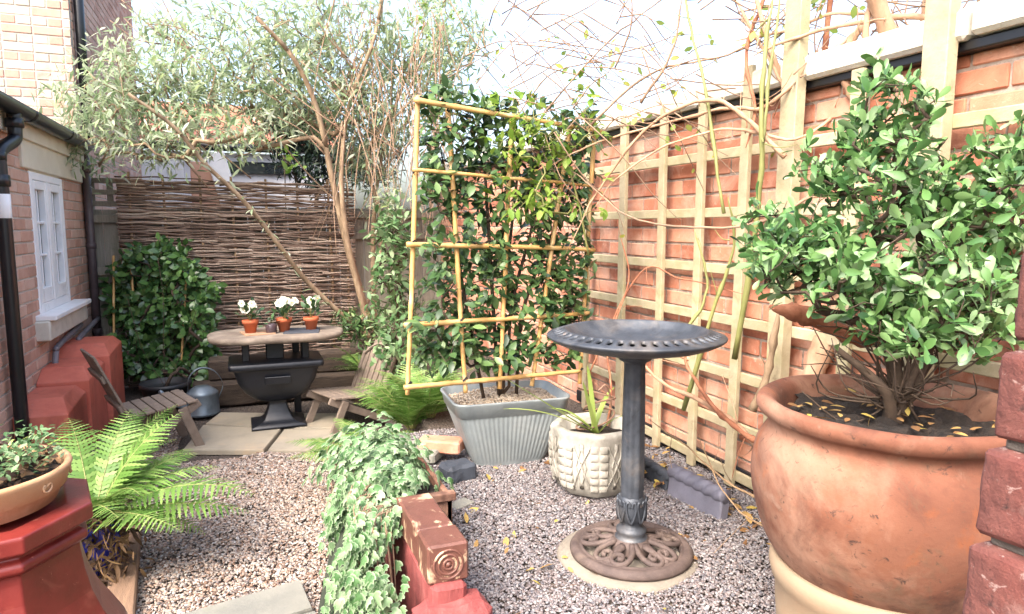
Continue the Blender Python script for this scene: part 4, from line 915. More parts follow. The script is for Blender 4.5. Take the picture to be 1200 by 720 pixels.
for pts, r0, r1, m_ in (
    ([(1090, 230, 2.1), (1130, 120, 2.05), (1165, 55, 2.0), (1215, -30, 2.0)], .022, .02, 'vinebark'),
    ([(1110, 190, 2.15), (1160, 90, 2.1), (1205, 15, 2.1)], .014, .012, 'vinebark'),
    ([(1080, 130, 2.2), (1078, 60, 2.2), (1085, -20, 2.2)], .016, .012, 'vinebark'),
    ([(1030, 110, 2.25), (1010, 40, 2.2), (1020, -30, 2.2)], .013, .010, 'vinebark'),
    ([(955, 150, 2.5), (965, 60, 2.5), (975, -30, 2.45)], .012, .009, 'redbark'),
    ([(930, 130, 2.55), (905, 60, 2.5), (880, -20, 2.5)], .012, .008, 'vinebark'),
    ([(1240, 60, 1.9), (1160, 130, 2.0), (1110, 175, 2.1), (1060, 200, 2.2)], .012, .008, 'vinebark'),
    ([(1200, 20, 2.1), (1100, 15, 2.15), (1010, 22, 2.25), (930, 40, 2.4), (880, 60, 2.5)], .010, .006, 'vinebark'),
    ([(1010, 30, 2.3), (990, 70, 2.3), (1000, 120, 2.3), (1020, 170, 2.3)], .012, .014, 'vinebark'),
    ([(850, -20, 2.6), (880, 40, 2.55), (915, 100, 2.5), (935, 150, 2.5)], .006, .008, 'vinebark'),
    ([(900, -20, 2.5), (870, 60, 2.55), (880, 120, 2.5), (870, 170, 2.5)], .007, .006, 'redbark'),
    ([(1120, 170, 2.1), (1145, 60, 2.05), (1150, -20, 2.0)], .006, .005, 'twig'),
    ([(1000, 40, 2.4), (950, 80, 2.4), (900, 120, 2.45), (860, 118, 2.5), (820, 125, 2.6), (740, 148, 2.8), (680, 165, 2.95), (630, 190, 3.0)], .008, .004, 'vinebark'),
    ([(1100, 20, 2.3), (1040, 20, 2.35), (980, 15, 2.4), (920, 35, 2.5), (850, 50, 2.6)], .007, .005, 'vinebark'),
    ([(920, 185, 2.4), (880, 145, 2.45), (830, 120, 2.5), (760, 150, 2.7), (700, 220, 2.9), (660, 300, 3.0)], .009, .004, 'vinebark'),
    ([(1000, 120, 2.4), (930, 160, 2.4), (860, 150, 2.5), (790, 165, 2.6), (720, 210, 2.8), (690, 250, 2.9)], .006, .003, 'vinebark'),
    ([(950, 230, 2.4), (880, 260, 2.45), (800, 265, 2.55), (730, 250, 2.75), (690, 215, 2.9), (655, 190, 3.0)], .005, .003, 'twig'),
    ([(640, 130, 3.0), (700, 60, 2.9), (750, 20, 2.8), (800, -20, 2.8)], .004, .003, 'twig'),
    ([(690, 150, 2.9), (760, 90, 2.8), (850, 70, 2.6), (920, 20, 2.5), (950, -20, 2.4)], .005, .003, 'twig'),
    ([(590, 160, 3.1), (640, 90, 3.0), (700, 70, 2.95), (740, 50, 2.9)], .003, .002, 'twig'),
    ([(720, 80, 2.9), (740, 25, 2.8), (735, -20, 2.8)], .004, .003, 'twig'),
    ([(750, 120, 2.8), (790, 50, 2.7), (800, -10, 2.7)], .006, .004, 'twig'),
    ([(850, 250, 2.5), (830, 100, 2.55), (805, 0, 2.6), (800, -40, 2.6)], .006, .004, 'greenstem'),
    ([(800, 480, 2.75), (840, 350, 2.6), (855, 290, 2.55), (845, 230, 2.5)], .008, .006, 'greenstem'),
    ([(860, 420, 2.55), (890, 220, 2.35), (893, 100, 2.3), (905, -10, 2.3)], .010, .008, 'greenstem'),
    ([(893, 200, 2.4), (900, 90, 2.4), (912, -20, 2.4)], .006, .005, 'greenstem'),
    ([(800, 395, 2.7), (830, 340, 2.65), (815, 270, 2.65)], .006, .004, 'greenstem'),
    ([(925, 560, 2.3), (870, 500, 2.5), (830, 470, 2.6), (770, 440, 2.85), (740, 400, 3.0)], .012, .006, 'vinebark'),
    ([(890, 520, 2.4), (840, 480, 2.55), (810, 430, 2.7), (790, 380, 2.8)], .009, .006, 'redbark'),
    ([(880, 480, 2.5), (900, 420, 2.45), (910, 360, 2.4)], .014, .012, 'bark'),
    ([(945, 600, 2.1), (900, 590, 2.15), (850, 560, 2.3), (800, 520, 2.5), (760, 490, 2.75)], .004, .003, 'stake'),
    ([(930, 630, 2.0), (885, 610, 2.1), (850, 570, 2.2), (820, 500, 2.4)], .003, .002, 'stake'),
    ([(700, 560, 2.9), (720, 470, 2.95), (715, 400, 3.0), (740, 330, 3.0), (730, 260, 3.0)], .005, .003, 'redbark'),
    ([(690, 440, 3.1), (750, 320, 3.0), (800, 330, 2.8), (880, 350, 2.5)], .004, .003, 'redbark')): stem(pts, r0, r1, m_)
mb = MB(); tw_pts = []
for _ in range(190):                                               # fine bare twigs high on the wall and against the sky
    x, y = rng.uniform(520, 1180), rng.uniform(-20, 170); 
    if y > 190-.16*(x-500): continue
    d = 3.1-(x-560)/600*1.1; L_ = rng.uniform(50, 170); a = rng.uniform(-1.2, 1.4)
    P = [at(x+L_*t*math.cos(a)+rng.normal()*5, y-L_*t*math.sin(a)+18*t*t+rng.normal()*5, d+rng.normal()*.05) for t in (0, .35, .7, 1)]
    tube(mb, spline(P, 4), np.linspace(.0032, .0012, 13), 4); tw_pts += list(spline(P, 4)[6:])
mb.build('fine_twigs', 'twig', wc)
pos = np.array(tw_pts)[rng.choice(len(tw_pts), 210, replace=False)]
n = len(pos); leaves('foliage', pos, rnd_unit(n)+[0, 0, -.6], rnd_unit(n)+[-.4, -.8, 0], rng.uniform(.022, .045, n), 'yellowleaf', wc, 1.1, OVAL)
# litter at the foot of the trellis
n = 260; pos = np.stack([rng.normal(1.70, .07, n), rng.uniform(1.5, 3.0, n), T+.006+.02*rng.random(n)], 1)
pos[200:] = np.stack([rng.uniform(.65, 1.7, 60), rng.uniform(1.4, 3.1, 60), T+.010+.006*rng.random(60)], 1); pos[:3] = [(1.36, 1.98, T+.012), (1.05, 2.2, T+.012), (.9, 1.9, T+.012)]
tag(leaves('leaf_litter', pos, rnd_unit(n)*[1, 1, .3], np.array([0, 0, 1.0])+rnd_unit(n)*.5, rng.uniform(.02, .06, n), 'dead', None, .9, OVAL), 'dry yellow and brown fallen leaves along the foot of the trellis', 'leaves', kind='stuff')
# ================================================================== LEFT AND BACK
# ---- table: oval stone top on a cast iron hopper and pedestal
TX, TY = .205, 5.1
tab = empty('garden_table', (TX, TY, 0), 'garden table with a weathered oval top on a black cast iron hopper and pedestal', 'table')
mb = MB(); an_f = lambda a, z, i: 1/np.sqrt((np.cos(a)/1.0)**2+(np.sin(a)/.62)**2)
lathe(mb, [(0, .672), (.40, .672), (.44, .675), (.455, .682), (.462, .698), (.455, .712), (.44, .718), (0, .718)], 64, (TX, TY, -.02), lambda a, z, i: (np.abs(np.cos(a))**3+np.abs(np.sin(a)/.62)**3)**(-1/3)*(1+.012*np.sin(5*a)+.008*np.sin(9*a+1)))
o = mb.build('top', 'tabletop', tab); wob(o, .004, 12, 5)
bx('inlaid_tile', (.20, .20, .012), (TX-.13, TY-.03, .701), 'tantile', tab, rot(0, 0, .2), .003); bx('inlaid_tile', (.24, .24, .012), (TX+.17, TY-.04, .701), 'darkslate', tab, rot(0, 0, -.15), .003)
def rsec(hw, hd, z, r=.03, m=40):
    out = []
    for cx, cy, a0 in ((hw-r, hd-r, 0), (-hw+r, hd-r, 90), (-hw+r, -hd+r, 180), (hw-r, -hd+r, 270)):
        for k in range(m//4): a = R(a0+90*k/(m//4-1)); out.append((TX-.015+cx+r*math.cos(a), TY+cy+r*math.sin(a), z))
    return out
def loft(mb, secs, close=True):
    k = len(secs[0]); mb.add(np.concatenate(secs), [(i*k+j, i*k+(j+1) % k, (i+1)*k+(j+1) % k, (i+1)*k+j) for i in range(len(secs)-1) for j in range(k)]+([tuple(range(k))[::-1], tuple((len(secs)-1)*k+j for j in range(k))] if close else []))
mb = MB(); loft(mb, [rsec(hw, hd, z, r) for hw, hd, z, r in ((.10, .08, .215, .04), (.15, .10, .235, .05), (.215, .14, .29, .06), (.26, .17, .37, .06), (.28, .185, .45, .05), (.285, .19, .462, .04), (.31, .205, .468, .03), (.315, .21, .475, .03), (.315, .21, .505, .03), (.305, .2, .51, .03))])
hop = mb.build('hopper', 'blackiron', tab)
bx('name_plate', (.17, .012, .055), (TX-.015, TY-.187, .385), 'blackiron', hop, rot(R(14), 0, 0), .004)
for s in (-1, 1):
    bx('bracket', (.05, .16, .14), (TX-.015+s*.2, TY, .578), 'blackiron', tab, None, .006)
bx('bracket', (.12, .12, .14), (TX-.02, TY+.03, .578), 'blackiron', tab, None, .006)
mb = MB(); loft(mb, [rsec(hw, hd, z, .008, 16) for hw, hd, z in ((.185, .16, 0.03), (.185, .16, .048), (.12, .11, .062), (.095, .085, .085), (.075, .07, .13), (.06, .06, .18), (.055, .055, .215), (.075, .07, .222))]); mb.build('pedestal', 'blackiron', tab)
bx('rear_leg', (.05, .05, .6), (TX+.14, TY+.26, .33), 'blackiron', tab)
# ---- potted white flowers
def flower_pot(x, y, s, hgt, nfl, label, seed):
    z0 = .700; r = empty('flower_pot', (x, y, z0), label, 'plant pot', 'white flowers in terracotta pots on the table')
    mb = MB(); lathe(mb, [(0, 0), (.034*s, 0), (.047*s, .068*s), (.054*s, .069*s), (.056*s, .095*s), (.050*s, .096*s), (.047*s, .085*s), (0, .085*s)], 28, (x, y, z0)); mb.build('pot', 'smallclay', r)
    b = np.array([x, y, z0+.085*s]); n = 46; tp = b+np.array([0, 0, hgt*.45])+rng.normal(size=(n, 3))*[.034*s, .034*s, hgt*.2]
    ax = nrm(tp-b+rnd_unit(n)*.03); leaves('foliage', tp, ax, np.array([0, 0, 1.0])+rnd_unit(n)*.5, rng.uniform(.04, .06, n)*s, 'hellebore', r, 1.1, OVAL)
    mb = MB(); pos, ax_, no_ = [], [], []; heads = []
    for k in range(nfl):
        h = b+np.array([rng.normal()*.034*s, rng.normal()*.03*s-.012, hgt*rng.uniform(.72, 1.08)]); heads.append(h); tube(mb, spline([b, (b+h)/2+rng.normal(size=3)*.006, h], 4), .0022, 5)
    mb.build('stem', 'greenstem', r)
    for h in heads:
        d = nrm(np.array([rng.normal()*.5, -1+rng.normal()*.3, .35+rng.normal()*.3])); e1 = nrm(np.cross(d, [0, 0, 1.0])); e2 = np.cross(e1, d)
        P, A, Nn = [], [], []
        for j in range(6):
            a = j*math.pi/3+rng.random()*.3; v = e1*math.cos(a)+e2*math.sin(a); P.append(h+v*.002); A.append(v+d*.35); Nn.append(d-v*.3)
        f = leaves('flower', np.array(P), np.array(A), np.array(Nn), .028*s*rng.uniform(.9, 1.2), 'petal', r, 2.1, OVAL)
        pm_ = MB(); lathe(pm_, [(0, -.002), (.005, 0), (.004, .004), (0, .006)], 8, h+d*.006); pm_.build('stamens', 'pistil', f)
flower_pot(.03, 5.07, 1.0, .12, 5, 'terracotta pot of white flowers standing apart at the camellia end of the table', 1)
flower_pot(.255, 5.09, 1.0, .13, 7, 'terracotta pot with the fullest white flowers, right beside the small dark jar', 2)
flower_pot(.44, 5.08, 1.0, .14, 4, 'terracotta pot of tall white flowers on the grey slate inlay of the table', 3)
jr = empty('candle_jar', (.165, 5.03, .7), 'small dark glass jar on the table beside the middle flower pot', 'jar')
mb = MB(); lathe(mb, [(0, 0), (.034, 0), (.038, .006), (.038, .06), (.034, .066), (.031, .06), (.03, .012), (0, .012)], 24, (.165, 5.03, .7)); mb.build('jar', 'candle', jr)
n = 16; bp0 = np.array([.165, 5.04, .75]); tp = bp0+rng.normal(size=(n, 3))*[.022, .02, .02]+[0, 0, .03]; leaves('sprig', tp, tp-bp0+rnd_unit(n)*.02, np.array([0, 0, 1.0])+rnd_unit(n)*.6, rng.uniform(.03, .045, n), 'hellebore', jr, 1, OVAL)

# ---- chairs (low slatted garden chairs)
def chair(loc, yaw, label, arched, dz=0.0):
    r = bpy.data.objects.new('garden_chair', None); COL.objects.link(r); tag(r, label, 'chair', 'low slatted wooden chairs by the table')
    r.location = loc; r.rotation_euler = (0, 0, yaw)
    W_ = .44; sa = R(9)
    for k in range(6):
        x = .03+k*.068; bx('seat_slat', (.060, W_, .016), (x, 0, .235+dz+.3*x*.35), 'oldwood', r, rot(0, -R(6), 0), .003)
    for s in (-1, 1):
        mb = MB(); a_ = np.array([-.12, s*(W_/2-.04), .0]); b_ = np.array([.42, s*(W_/2-.04), .255+dz])
        d = b_-a_; L_ = np.linalg.norm(d); mb.add(*box_vf((L_+.02, .024, .055), (a_+b_)/2, rot(0, -math.atan2(d[2], d[0]), 0), .004)); mb.build('side_rail', 'oldwood', r, False)
        mb = MB(); a_ = np.array([.30, s*(W_/2-.012), .24+dz]); b_ = np.array([.42, s*(W_/2-.012), .0])
        d = b_-a_; L_ = np.linalg.norm(d); mb.add(*box_vf((L_, .024, .06), (a_+b_)/2, rot(0, -math.atan2(d[2], d[0]), 0), .004)); mb.build('leg', 'oldwood', r, False)
    dirb = np.array([-math.sin(R(24)), 0, math.cos(R(24))]) if not arched else np.array([-math.sin(R(24)), 0, math.cos(R(24))]); p0 = np.array([.02, 0, .12+dz]); Rb = rot(0, -R(24 if not arched else 24), 0)
    nn = 6
    for k in range(nn):
        y = -W_/2+.03+k*(W_-.06)/(nn-1); u = (y/(W_/2))
        L_ = (.60-.16*u*u) if arched else .58
        mb = MB(); mb.add(*box_vf((.016, .058, L_), p0+dirb*L_/2+np.array([0, y, 0]), Rb, .005)); mb.build('back_slat', 'oldwood', r, False)
    for h, wd in ((.2, W_), (.42, W_-.02)):
        mb = MB(); mb.add(*box_vf((.022, wd, .05), p0+dirb*h+Rb@np.array([-.02, 0, 0]), Rb, .004)); mb.build('back_rail', 'oldwood', r, False)
    if arched:
        mb = MB(); P = [p0+dirb*(.53-.12*(y/(W_/2))**2)+Rb@np.array([.016, 0, 0])+np.array([0, y, 0]) for y in np.linspace(-W_/2+.0, W_/2, 12)]; flat_tube(mb, P, .016, .014, 6); mb.build('arched_rail', 'oldwood', r, False)
        for s in (-1, 1):
            mb = MB(); mb.add(*box_vf((.03, .035, .44), p0+dirb*.22+np.array([0, s*(W_/2+.0), 0])+Rb@np.array([.01, 0, 0]), Rb, .004)); mb.build('back_post', 'oldwood', r, False)
    return r
chair((-.72, 4.80, .0), R(20), 'low slatted wooden chair with a tall straight back, leaning beside the red blocks', False, .07).scale = (.9, .9, .95)
chair((.80, 5.0, .02), R(202), 'low slatted wooden chair with an arched back, half hidden by ferns', True).scale = (.88, .88, .9)
# ---- watering can
wx, wy = at(238, 480, 5.25)[:2]
wcn = empty('watering_can', (wx, wy, 0), 'dented galvanised watering can with a big loop handle on the gravel', 'watering can')
mb = MB(); lathe(mb, [(0, 0), (.115, 0), (.125, .006), (.125, .02), (.12, .026), (.112, .16), (.114, .17), (.10, .185), (.06, .215), (.05, .22), (0, .222)], 40, (wx, wy, .01)); b_ = mb.build('body', 'can', wcn); wob(b_, .004, 9, 2)
dr = np.array([-math.cos(.2), -math.sin(.2), 0]); o_ = np.array([wx, wy, .01])
mb = MB(); flat_tube(mb, spline([o_-dr*.11+[0, 0, .10], o_-dr*.15+[0, 0, .22], o_-dr*.09+[0, 0, .33], o_+dr*.01+[0, 0, .36], o_+dr*.085+[0, 0, .30], o_+dr*.10+[0, 0, .19]], 7), .013, .006); mb.build('handle', 'can', wcn)
mb = MB(); tube(mb, spline([o_+dr*.10+[0, 0, .05], o_+dr*.20+[0, 0, .12], o_+dr*.29+[0, 0, .22]], 6), np.linspace(.028, .013, 13), 14); sp_ = mb.build('spout', 'can', wcn)
# ---- old sleepers edging the bed behind the table
for (x0, x1, y, z, h, lab) in ((-.42, .95, 5.92, .10, .19, 'old dark timber sleeper lying on the ground behind the table'), (-.30, 1.0, 6.02, .285, .17, 'upper timber sleeper stacked on the one behind the table')):
    mb = MB(); mb.add(*box_vf((x1-x0, .2, h), (0, 0, 0), None, .015)); o = mb.build('timber_sleeper', 'sleeper', None, False); wob(o, .008, 9, 3, 10); o.location = ((x0+x1)/2, y, z); tag(o, lab, 'timber', 'sleepers behind the table')
# ---- camellia on canes
cx, cy = -.60, 5.82
cam_ = empty('camellia', (cx, cy, 0), 'dense glossy dark green camellia trained flat in a black pot beside the hurdle', 'shrub')
mb = MB(); lathe(mb, [(0, 0), (.14, 0), (.17, .2), (.185, .2), (.185, .235), (.17, .235), (.165, .2), (0, .2)], 36, (cx, cy, .01)); mb.build('pot', 'blackplastic', cam_)
base = np.array([cx, cy, .2]); W3 = lambda u, v, dd: at(132+114*u, 287+172*v, 5.95+dd)
def cam_ok(u, v): return not (v < .16 and u < .2*(1-v*5)) and not (v < .12 and u > .75)
uvs = []
while len(uvs) < 440:
    u, v = rng.random(), rng.random()
    if cam_ok(u, v): uvs.append((u, v))
tips = np.array([W3(u+.03*rng.normal(), v*.97, rng.normal()*.10) for u, v in uvs]); tips[:, 2] = np.maximum(tips[:, 2], .22)
ch, tp, td, P, D, cnt = grow([spline([base, base+[0, 0, .3], base+[.02, 0, .7], base+[0, 0, 1.0]], 6), spline([base, base+[.14, 0, .3], base+[.25, 0, .6]], 6), spline([base, base+[-.14, 0, .3], base+[-.22, 0, .7]], 6)], tips, .06, .01, .0018, .45, .014)
branches('stem', ch, 'darkbark', cam_, 5)
td2 = nrm(td+np.array([.1, -.6, .1])); pos, ax_, no_ = rosette(tp, td2, 9, 1.0, .03); no_ = nrm(np.array([.1, -.8, .45])+rnd_unit(len(pos))*.55); ax_[:, 2] -= .2
leaves('foliage', pos, ax_, no_, rng.uniform(.055, .09, len(pos)), 'camellia', cam_, 1.15, OVAL)
for (a_, b_) in (((133, 300, 5.85), (135, 458, 5.75)), ((153, 303, 5.85), (156, 345, 5.83)), ((219, 310, 5.9), (212, 440, 5.85))):
    mb = MB(); knob_cane(mb, at(*a_), at(*b_), .012); mb.build('cane', 'bamboo', cam_)
rs = empty('red_rose', np.array([*at(122, 440, 6.2)[:2], 0]), 'single small red rosebud on a thin stem by the brown downpipe', 'rose')
b0 = np.array([*at(122, 440, 6.2)[:2], .0]); h0 = at(114, 371, 6.2)
mb = MB(); tube(mb, spline([b0, (b0+h0)/2+[.02, 0, 0], h0], 6), .004, 5); mb.build('stem', 'greenstem', rs)
mb = MB(); lathe(mb, [(0, -.02), (.02, -.012), (.03, .005), (.026, .02), (.012, .03), (0, .03)], 14, h0, lambda a, z, i: 1+.12*np.sin(3*a+z*60)); mb.build('flower', 'rosebud', rs)
n = 12; t = rng.random((n, 1)); q = b0*(1-t)+h0*t; leaves('foliage', q, rnd_unit(n)+[0, -.2, .2], np.array([0, -.5, 1])+rnd_unit(n)*.4, .05, 'bright', rs, 1.2, OVAL)

# ---- octagonal red chimney pot with a clay bowl
cx, cy = -.603, 1.865
chp = empty('chimney_pot', (cx, cy, 0), 'glossy red painted octagonal chimney pot used as a stand, at the near left corner', 'chimney pot')
mb = MB()
def oct_(r, z, ph): return np.array([(cx+r*math.cos(a), cy+r*math.sin(a), z) for a in np.arange(8)*math.pi/4+ph])
secs = [oct_(r, z*.94, -.16) for r, z in ((.33, 0), (.33, .38), (.315, .43), (.285, .49), (.253, .55), (.232, .61), (.220, .67), (.214, .72), (.213, .742), (.228, .752), (.232, .757), (.232, .768), (.226, .776), (.214, .782), (.214, .79), (.240, .800), (.246, .804), (.246, .838), (.243, .844), (.19, .845), (.17, .83))]
loft(mb, secs); o = mb.build('wall', 'chimney', chp, False); bv = o.modifiers.new('b', 'BEVEL'); bv.width = .005; bv.segments = 2; bv.limit_method = 'ANGLE'; bv.angle_limit = R(25)
zb = .796; bwl = empty('clay_bowl', (cx, cy, zb), 'pale terracotta bowl of dead leaves and small plants on the red chimney pot', 'plant pot')
bxx, byy = cx-.005, cy+.01
mb = MB(); lathe(mb, [(0, 0), (.155, 0), (.165, .004), (.178, .035), (.186, .038), (.196, .075), (.2, .083), (.197, .09), (.187, .09), (.182, .08), (.178, .05), (0, .05)], 72, (bxx, byy, zb)); w_ = mb.build('pot', 'bowlclay', bwl)
rl = MB()
for k in range(9):                                                 # moulded scroll pattern round the bowl
    a0 = k*2*math.pi/9+.15
    P = [(bxx+(.193+.0)*math.cos(a0+.022*math.cos(t)*(1+.2*t)+.012*t), byy+.193*math.sin(a0+.022*math.cos(t)*(1+.2*t)+.012*t), zb+.058+.009*math.sin(t)) for t in np.linspace(0, 9, 26)]; tube(rl, P, .0028, 5)
rl.build('scroll_relief', 'bowlclay', w_)
mb = MB(); lathe(mb, [(.178, .068), (.12, .076), (.06, .08), (0, .082)], 40, (bxx, byy, zb)); so = mb.build('soil', 'soil', bwl); wob(so, .012, 20, 2)
n = 420; a = rng.random(n)*2*math.pi; rr = .17*np.sqrt(rng.random(n)); pos = np.stack([bxx+rr*np.cos(a), byy+rr*np.sin(a), zb+.082+.022*rng.random(n)], 1)
leaves('dry_leaves', pos, rnd_unit(n)*[1, 1, .4], np.array([0, 0, 1.0])+rnd_unit(n)*.7, rng.uniform(.014, .034, n), 'deadfern', bwl, 1.1, OVAL)
n = 900; a = rng.random(n)*2*math.pi; rr = .18*np.sqrt(rng.random(n)); c0 = np.stack([bxx+rr*np.cos(a), byy+rr*np.sin(a), np.full(n, zb+.08)], 1); hh = rng.uniform(.005, .05, n)*(1+.6*(rr > .11)); pos = c0+np.stack([0*hh, 0*hh, hh], 1)
leaves('small_plants', pos, rnd_unit(n)*[1, 1, .5]+[0, 0, .5], np.array([0, 0, 1.0])+rnd_unit(n)*.6, rng.uniform(.012, .026, n), 'understorey', bwl, .9, OVAL)['kind'] = 'stuff'
sl = MB()
for k in range(16):
    b_ = at(rng.uniform(-25, 30), 560, 1.9); e = b_+np.array([rng.normal()*.08-.0, rng.normal()*.06, rng.uniform(.06, .15)]); strap_leaf(sl, b_, e, .006, .03)
sl.build('grass_blades', 'strap', bwl)

# ---- ferns
def fern(loc, label, fronds, group='ferns', mat='fern', pot=None, dens=25):
    r = empty('fern', loc, label, 'fern', group); loc = np.array(loc); st = MB(); allP, allA, allN, allL = [], [], [], []
    for (az, el, L_, droop) in fronds:
        m = 30; p = loc+np.array([math.cos(az), math.sin(az), 0])*.02; e = el; pts = [p]; tw = rng.normal()*.5
        for i in range(m):
            e -= droop/m*(.4+1.2*i/m); az += tw/m; p = p+np.array([math.cos(az)*math.cos(e), math.sin(az)*math.cos(e), math.sin(e)])*L_/m; pts.append(p)
        pts = np.array(pts); tube(st, pts, np.linspace(.0032, .0008, m+1), 4); tg = nrm(np.gradient(pts, axis=0))
        for k in range(dens):
            u = .12+.87*(k/(dens-1)); i = u*m; q = np.array([np.interp(i, range(m+1), pts[:, c]) for c in range(3)]); t = tg[min(m, int(i))]
            s = nrm(np.cross(t, [0, 0, 1.0])); nn = np.cross(s, t); ln = L_*.25*(math.sin(math.pi*min(1, u*.92+.06)**.75)**.9)*(.9+.2*rng.random())+.006
            for sg in (-1, 1):
                allP.append(q); allA.append(s*sg*.92+t*.38+nn*(.05-.18*rng.random())); allN.append(nn+s*sg*.15+rng.normal(size=3)*.12); allL.append(ln)
    st.build('frond_stem', 'greenstem', r); leaves('fronds', np.array(allP), np.array(allA), np.array(allN), np.array(allL), mat, r, .66, PINNA); return r
def ring(n, L0, L1, e0, e1, d0, d1, a0=0, a1=2*math.pi): return [(a0+(a1-a0)*(k+rng.random()*.8)/n, rng.uniform(e0, e1), rng.uniform(L0, L1), rng.uniform(d0, d1)) for k in range(n)]
fx, fy = -.635, 3.12
bpt = empty('blue_pot', (fx+.02, fy-.02, 0), 'cobalt blue glazed pot half hidden between the fern and the chimney pot', 'plant pot')
mb = MB(); lathe(mb, [(0, 0), (.075, 0), (.09, .03), (.105, .12), (.105, .20), (.098, .25), (.104, .27), (.096, .275), (.09, .26), (0, .25)], 36, (fx+.02, fy-.02, .01)); mb.build('pot', 'blueglaze', bpt)
mb = MB(); lathe(mb, [(.092, .262), (0, .27)], 24, (fx+.02, fy-.02, .01)); mb.build('soil', 'soil', bpt)
f1 = fern((fx+.02, fy-.02, .28), 'fresh green fern spilling from the blue pot over the gravel path', [(-.15, .45, .66, .8), (-.5, .28, .62, .7), (.35, .75, .45, .9), (.05, .6, .5, .9), (-1.0, .4, .5, .9), (.8, 1.0, .5, .9), (.55, .6, .5, .8), (-.35, .15, .45, .9), (1.2, 1.1, .5, .8), (1.9, 1.1, .5, .9), (2.6, .9, .45, .9), (-1.4, .7, .42, 1.0), (.15, 1.15, .52, .9)]+ring(8, .26, .40, .5, 1.0, .8, 1.4), mat='fern')
n = 900; th = rng.random(n); pos = np.stack([fx+.02+rng.normal(size=n)*.075, fy-.10+rng.normal(size=n)*.05, .03+.32*th], 1); leaves('dead_fronds', pos, rnd_unit(n)+[0, 0, -.8], rnd_unit(n)+[0, -.6, 0], rng.uniform(.03, .08, n), 'deadfern', f1, .9, LANCE)
b_ = at(482, 500, 4.0); fern((b_[0], b_[1], T-.08), 'tall pale green fern between the arched chair and the galvanised trough', ring(26, .34, .52, .9, 1.45, .6, 1.3))
b_ = at(505, 490, 3.95); fern((b_[0], b_[1], T), 'upright fern crowded against the left side of the galvanised trough', ring(18, .30, .48, .9, 1.45, .6, 1.2))
b_ = at(430, 520, 3.7); fern((b_[0], b_[1], .22), 'spreading fern hanging over the arched chair and the gravel path', [(R(150+26*k), .35+.15*(k % 2), .42, .7) for k in range(5)]+ring(5, .25, .36, .5, 1.1, .7, 1.3))
b_ = at(420, 440, 5.4); fern((b_[0]+.1, b_[1], .25), 'small fern tucked behind the arched chair', ring(12, .3, .45, .6, 1.2, .7, 1.3))
# straggling pale fern runner by the left chair
f5 = at(190, 520, 4.0); fern((f5[0]-.25, f5[1]-.3, .12), 'yellow green fern standing behind the blue pot beside the left chair', [(R(20), 1.0, .5, .7), (R(60), 1.1, .42, .6), (R(-10), .8, .4, .8)]+ring(6, .3, .4, .7, 1.2, .7, 1.2))

# ---- buddleia: tan multi stemmed tree with grey green leaves
tree = empty('buddleia_tree', (1.08, 6.4, .2), 'tan multi stemmed tree with drooping grey green leaves arching over the back of the garden', 'tree')
Z = np.array
sk = [spline([aty(447, 460, 6.3), aty(436, 400, 6.3), aty(424, 350, 6.3), aty(410, 300, 6.3), aty(398, 250, 6.25), aty(387, 200, 6.2), aty(372, 130, 6.1), aty(345, 70, 6.0), aty(300, 20, 5.9)], 5),
      spline([aty(436, 400, 6.3), aty(418, 330, 6.25), aty(405, 270, 6.2), aty(400, 200, 6.2), aty(410, 120, 6.2), aty(440, 40, 6.2), aty(450, -40, 6.2)], 5),
      spline([aty(436, 400, 6.3), aty(404, 372, 6.1), aty(360, 330, 5.95), aty(325, 285, 5.8), aty(285, 235, 5.65), aty(240, 192, 5.5), aty(205, 150, 5.4), aty(150, 110, 5.3)], 5),
      spline([aty(455, 450, 6.5), aty(440, 380, 6.5), aty(437, 300, 6.5), aty(440, 230, 6.5), aty(455, 150, 6.4), aty(480, 80, 6.3)], 5),
      spline([aty(440, 420, 6.4), aty(425, 372, 6.4), aty(440, 330, 6.4), aty(447, 260, 6.4), aty(430, 180, 6.3), aty(480, 120, 6.2)], 5)]
cb = [((120, 120, 5.5), (.34, .4, .26), 46), ((110, 165, 5.5), (.26, .3, .2), 26), ((170, 90, 5.7), (.4, .5, .4), 60), ((190, 165, 5.6), (.35, .35, .22), 40), ((240, 120, 5.8), (.45, .5, .4), 70), ((280, 60, 5.9), (.5, .6, .5), 80), ((340, 100, 6.0), (.5, .5, .4), 75), ((360, 30, 6.1), (.5, .6, .5), 75), ((430, 60, 6.2), (.45, .5, .5), 75), ((450, 140, 6.3), (.35, .45, .4), 60), ((500, 70, 6.3), (.42, .4, .55), 75), ((540, 40, 6.4), (.3, .3, .35), 30), ((330, 130, 5.9), (.4, .4, .15), 18), ((400, 130, 6.1), (.4, .4, .25), 40), ((420, 190, 6.3), (.25, .4, .25), 30), ((280, 165, 5.6), (.35, .3, .16), 18), ((215, 40, 6.0), (.35, .5, .35), 30), ((450, 240, 6.3), (.12, .3, .3), 16)]
tips = np.concatenate([blob(at(*c), r, n) for c, r, n in cb])
ch, tp, td, P, D, cnt = grow(sk, tips, .14, .02, .0024, .42, .02, .4, .3, skr=((.042, .016), (.03, .012), (.024, .012), (.03, .012), (.024, .01)))
branches('trunk', ch, 'bark', tree, 7)
td2 = nrm(td+np.array([0, 0, -.35])); pos, ax_, no_ = rosette(tp, td2, 15, 1.1, .075); ax_[:, 2] -= .25
p2, a2_, n2_ = along(P, D, cnt, 3, 2, 1.0); a2_[:, 2] -= .3
leaves('crown', np.concatenate([pos, p2]), np.concatenate([ax_, a2_]), np.concatenate([no_, n2_]), rng.uniform(.05, .115, len(pos)+len(p2)), 'buddleia', tree, .95, LANCE)
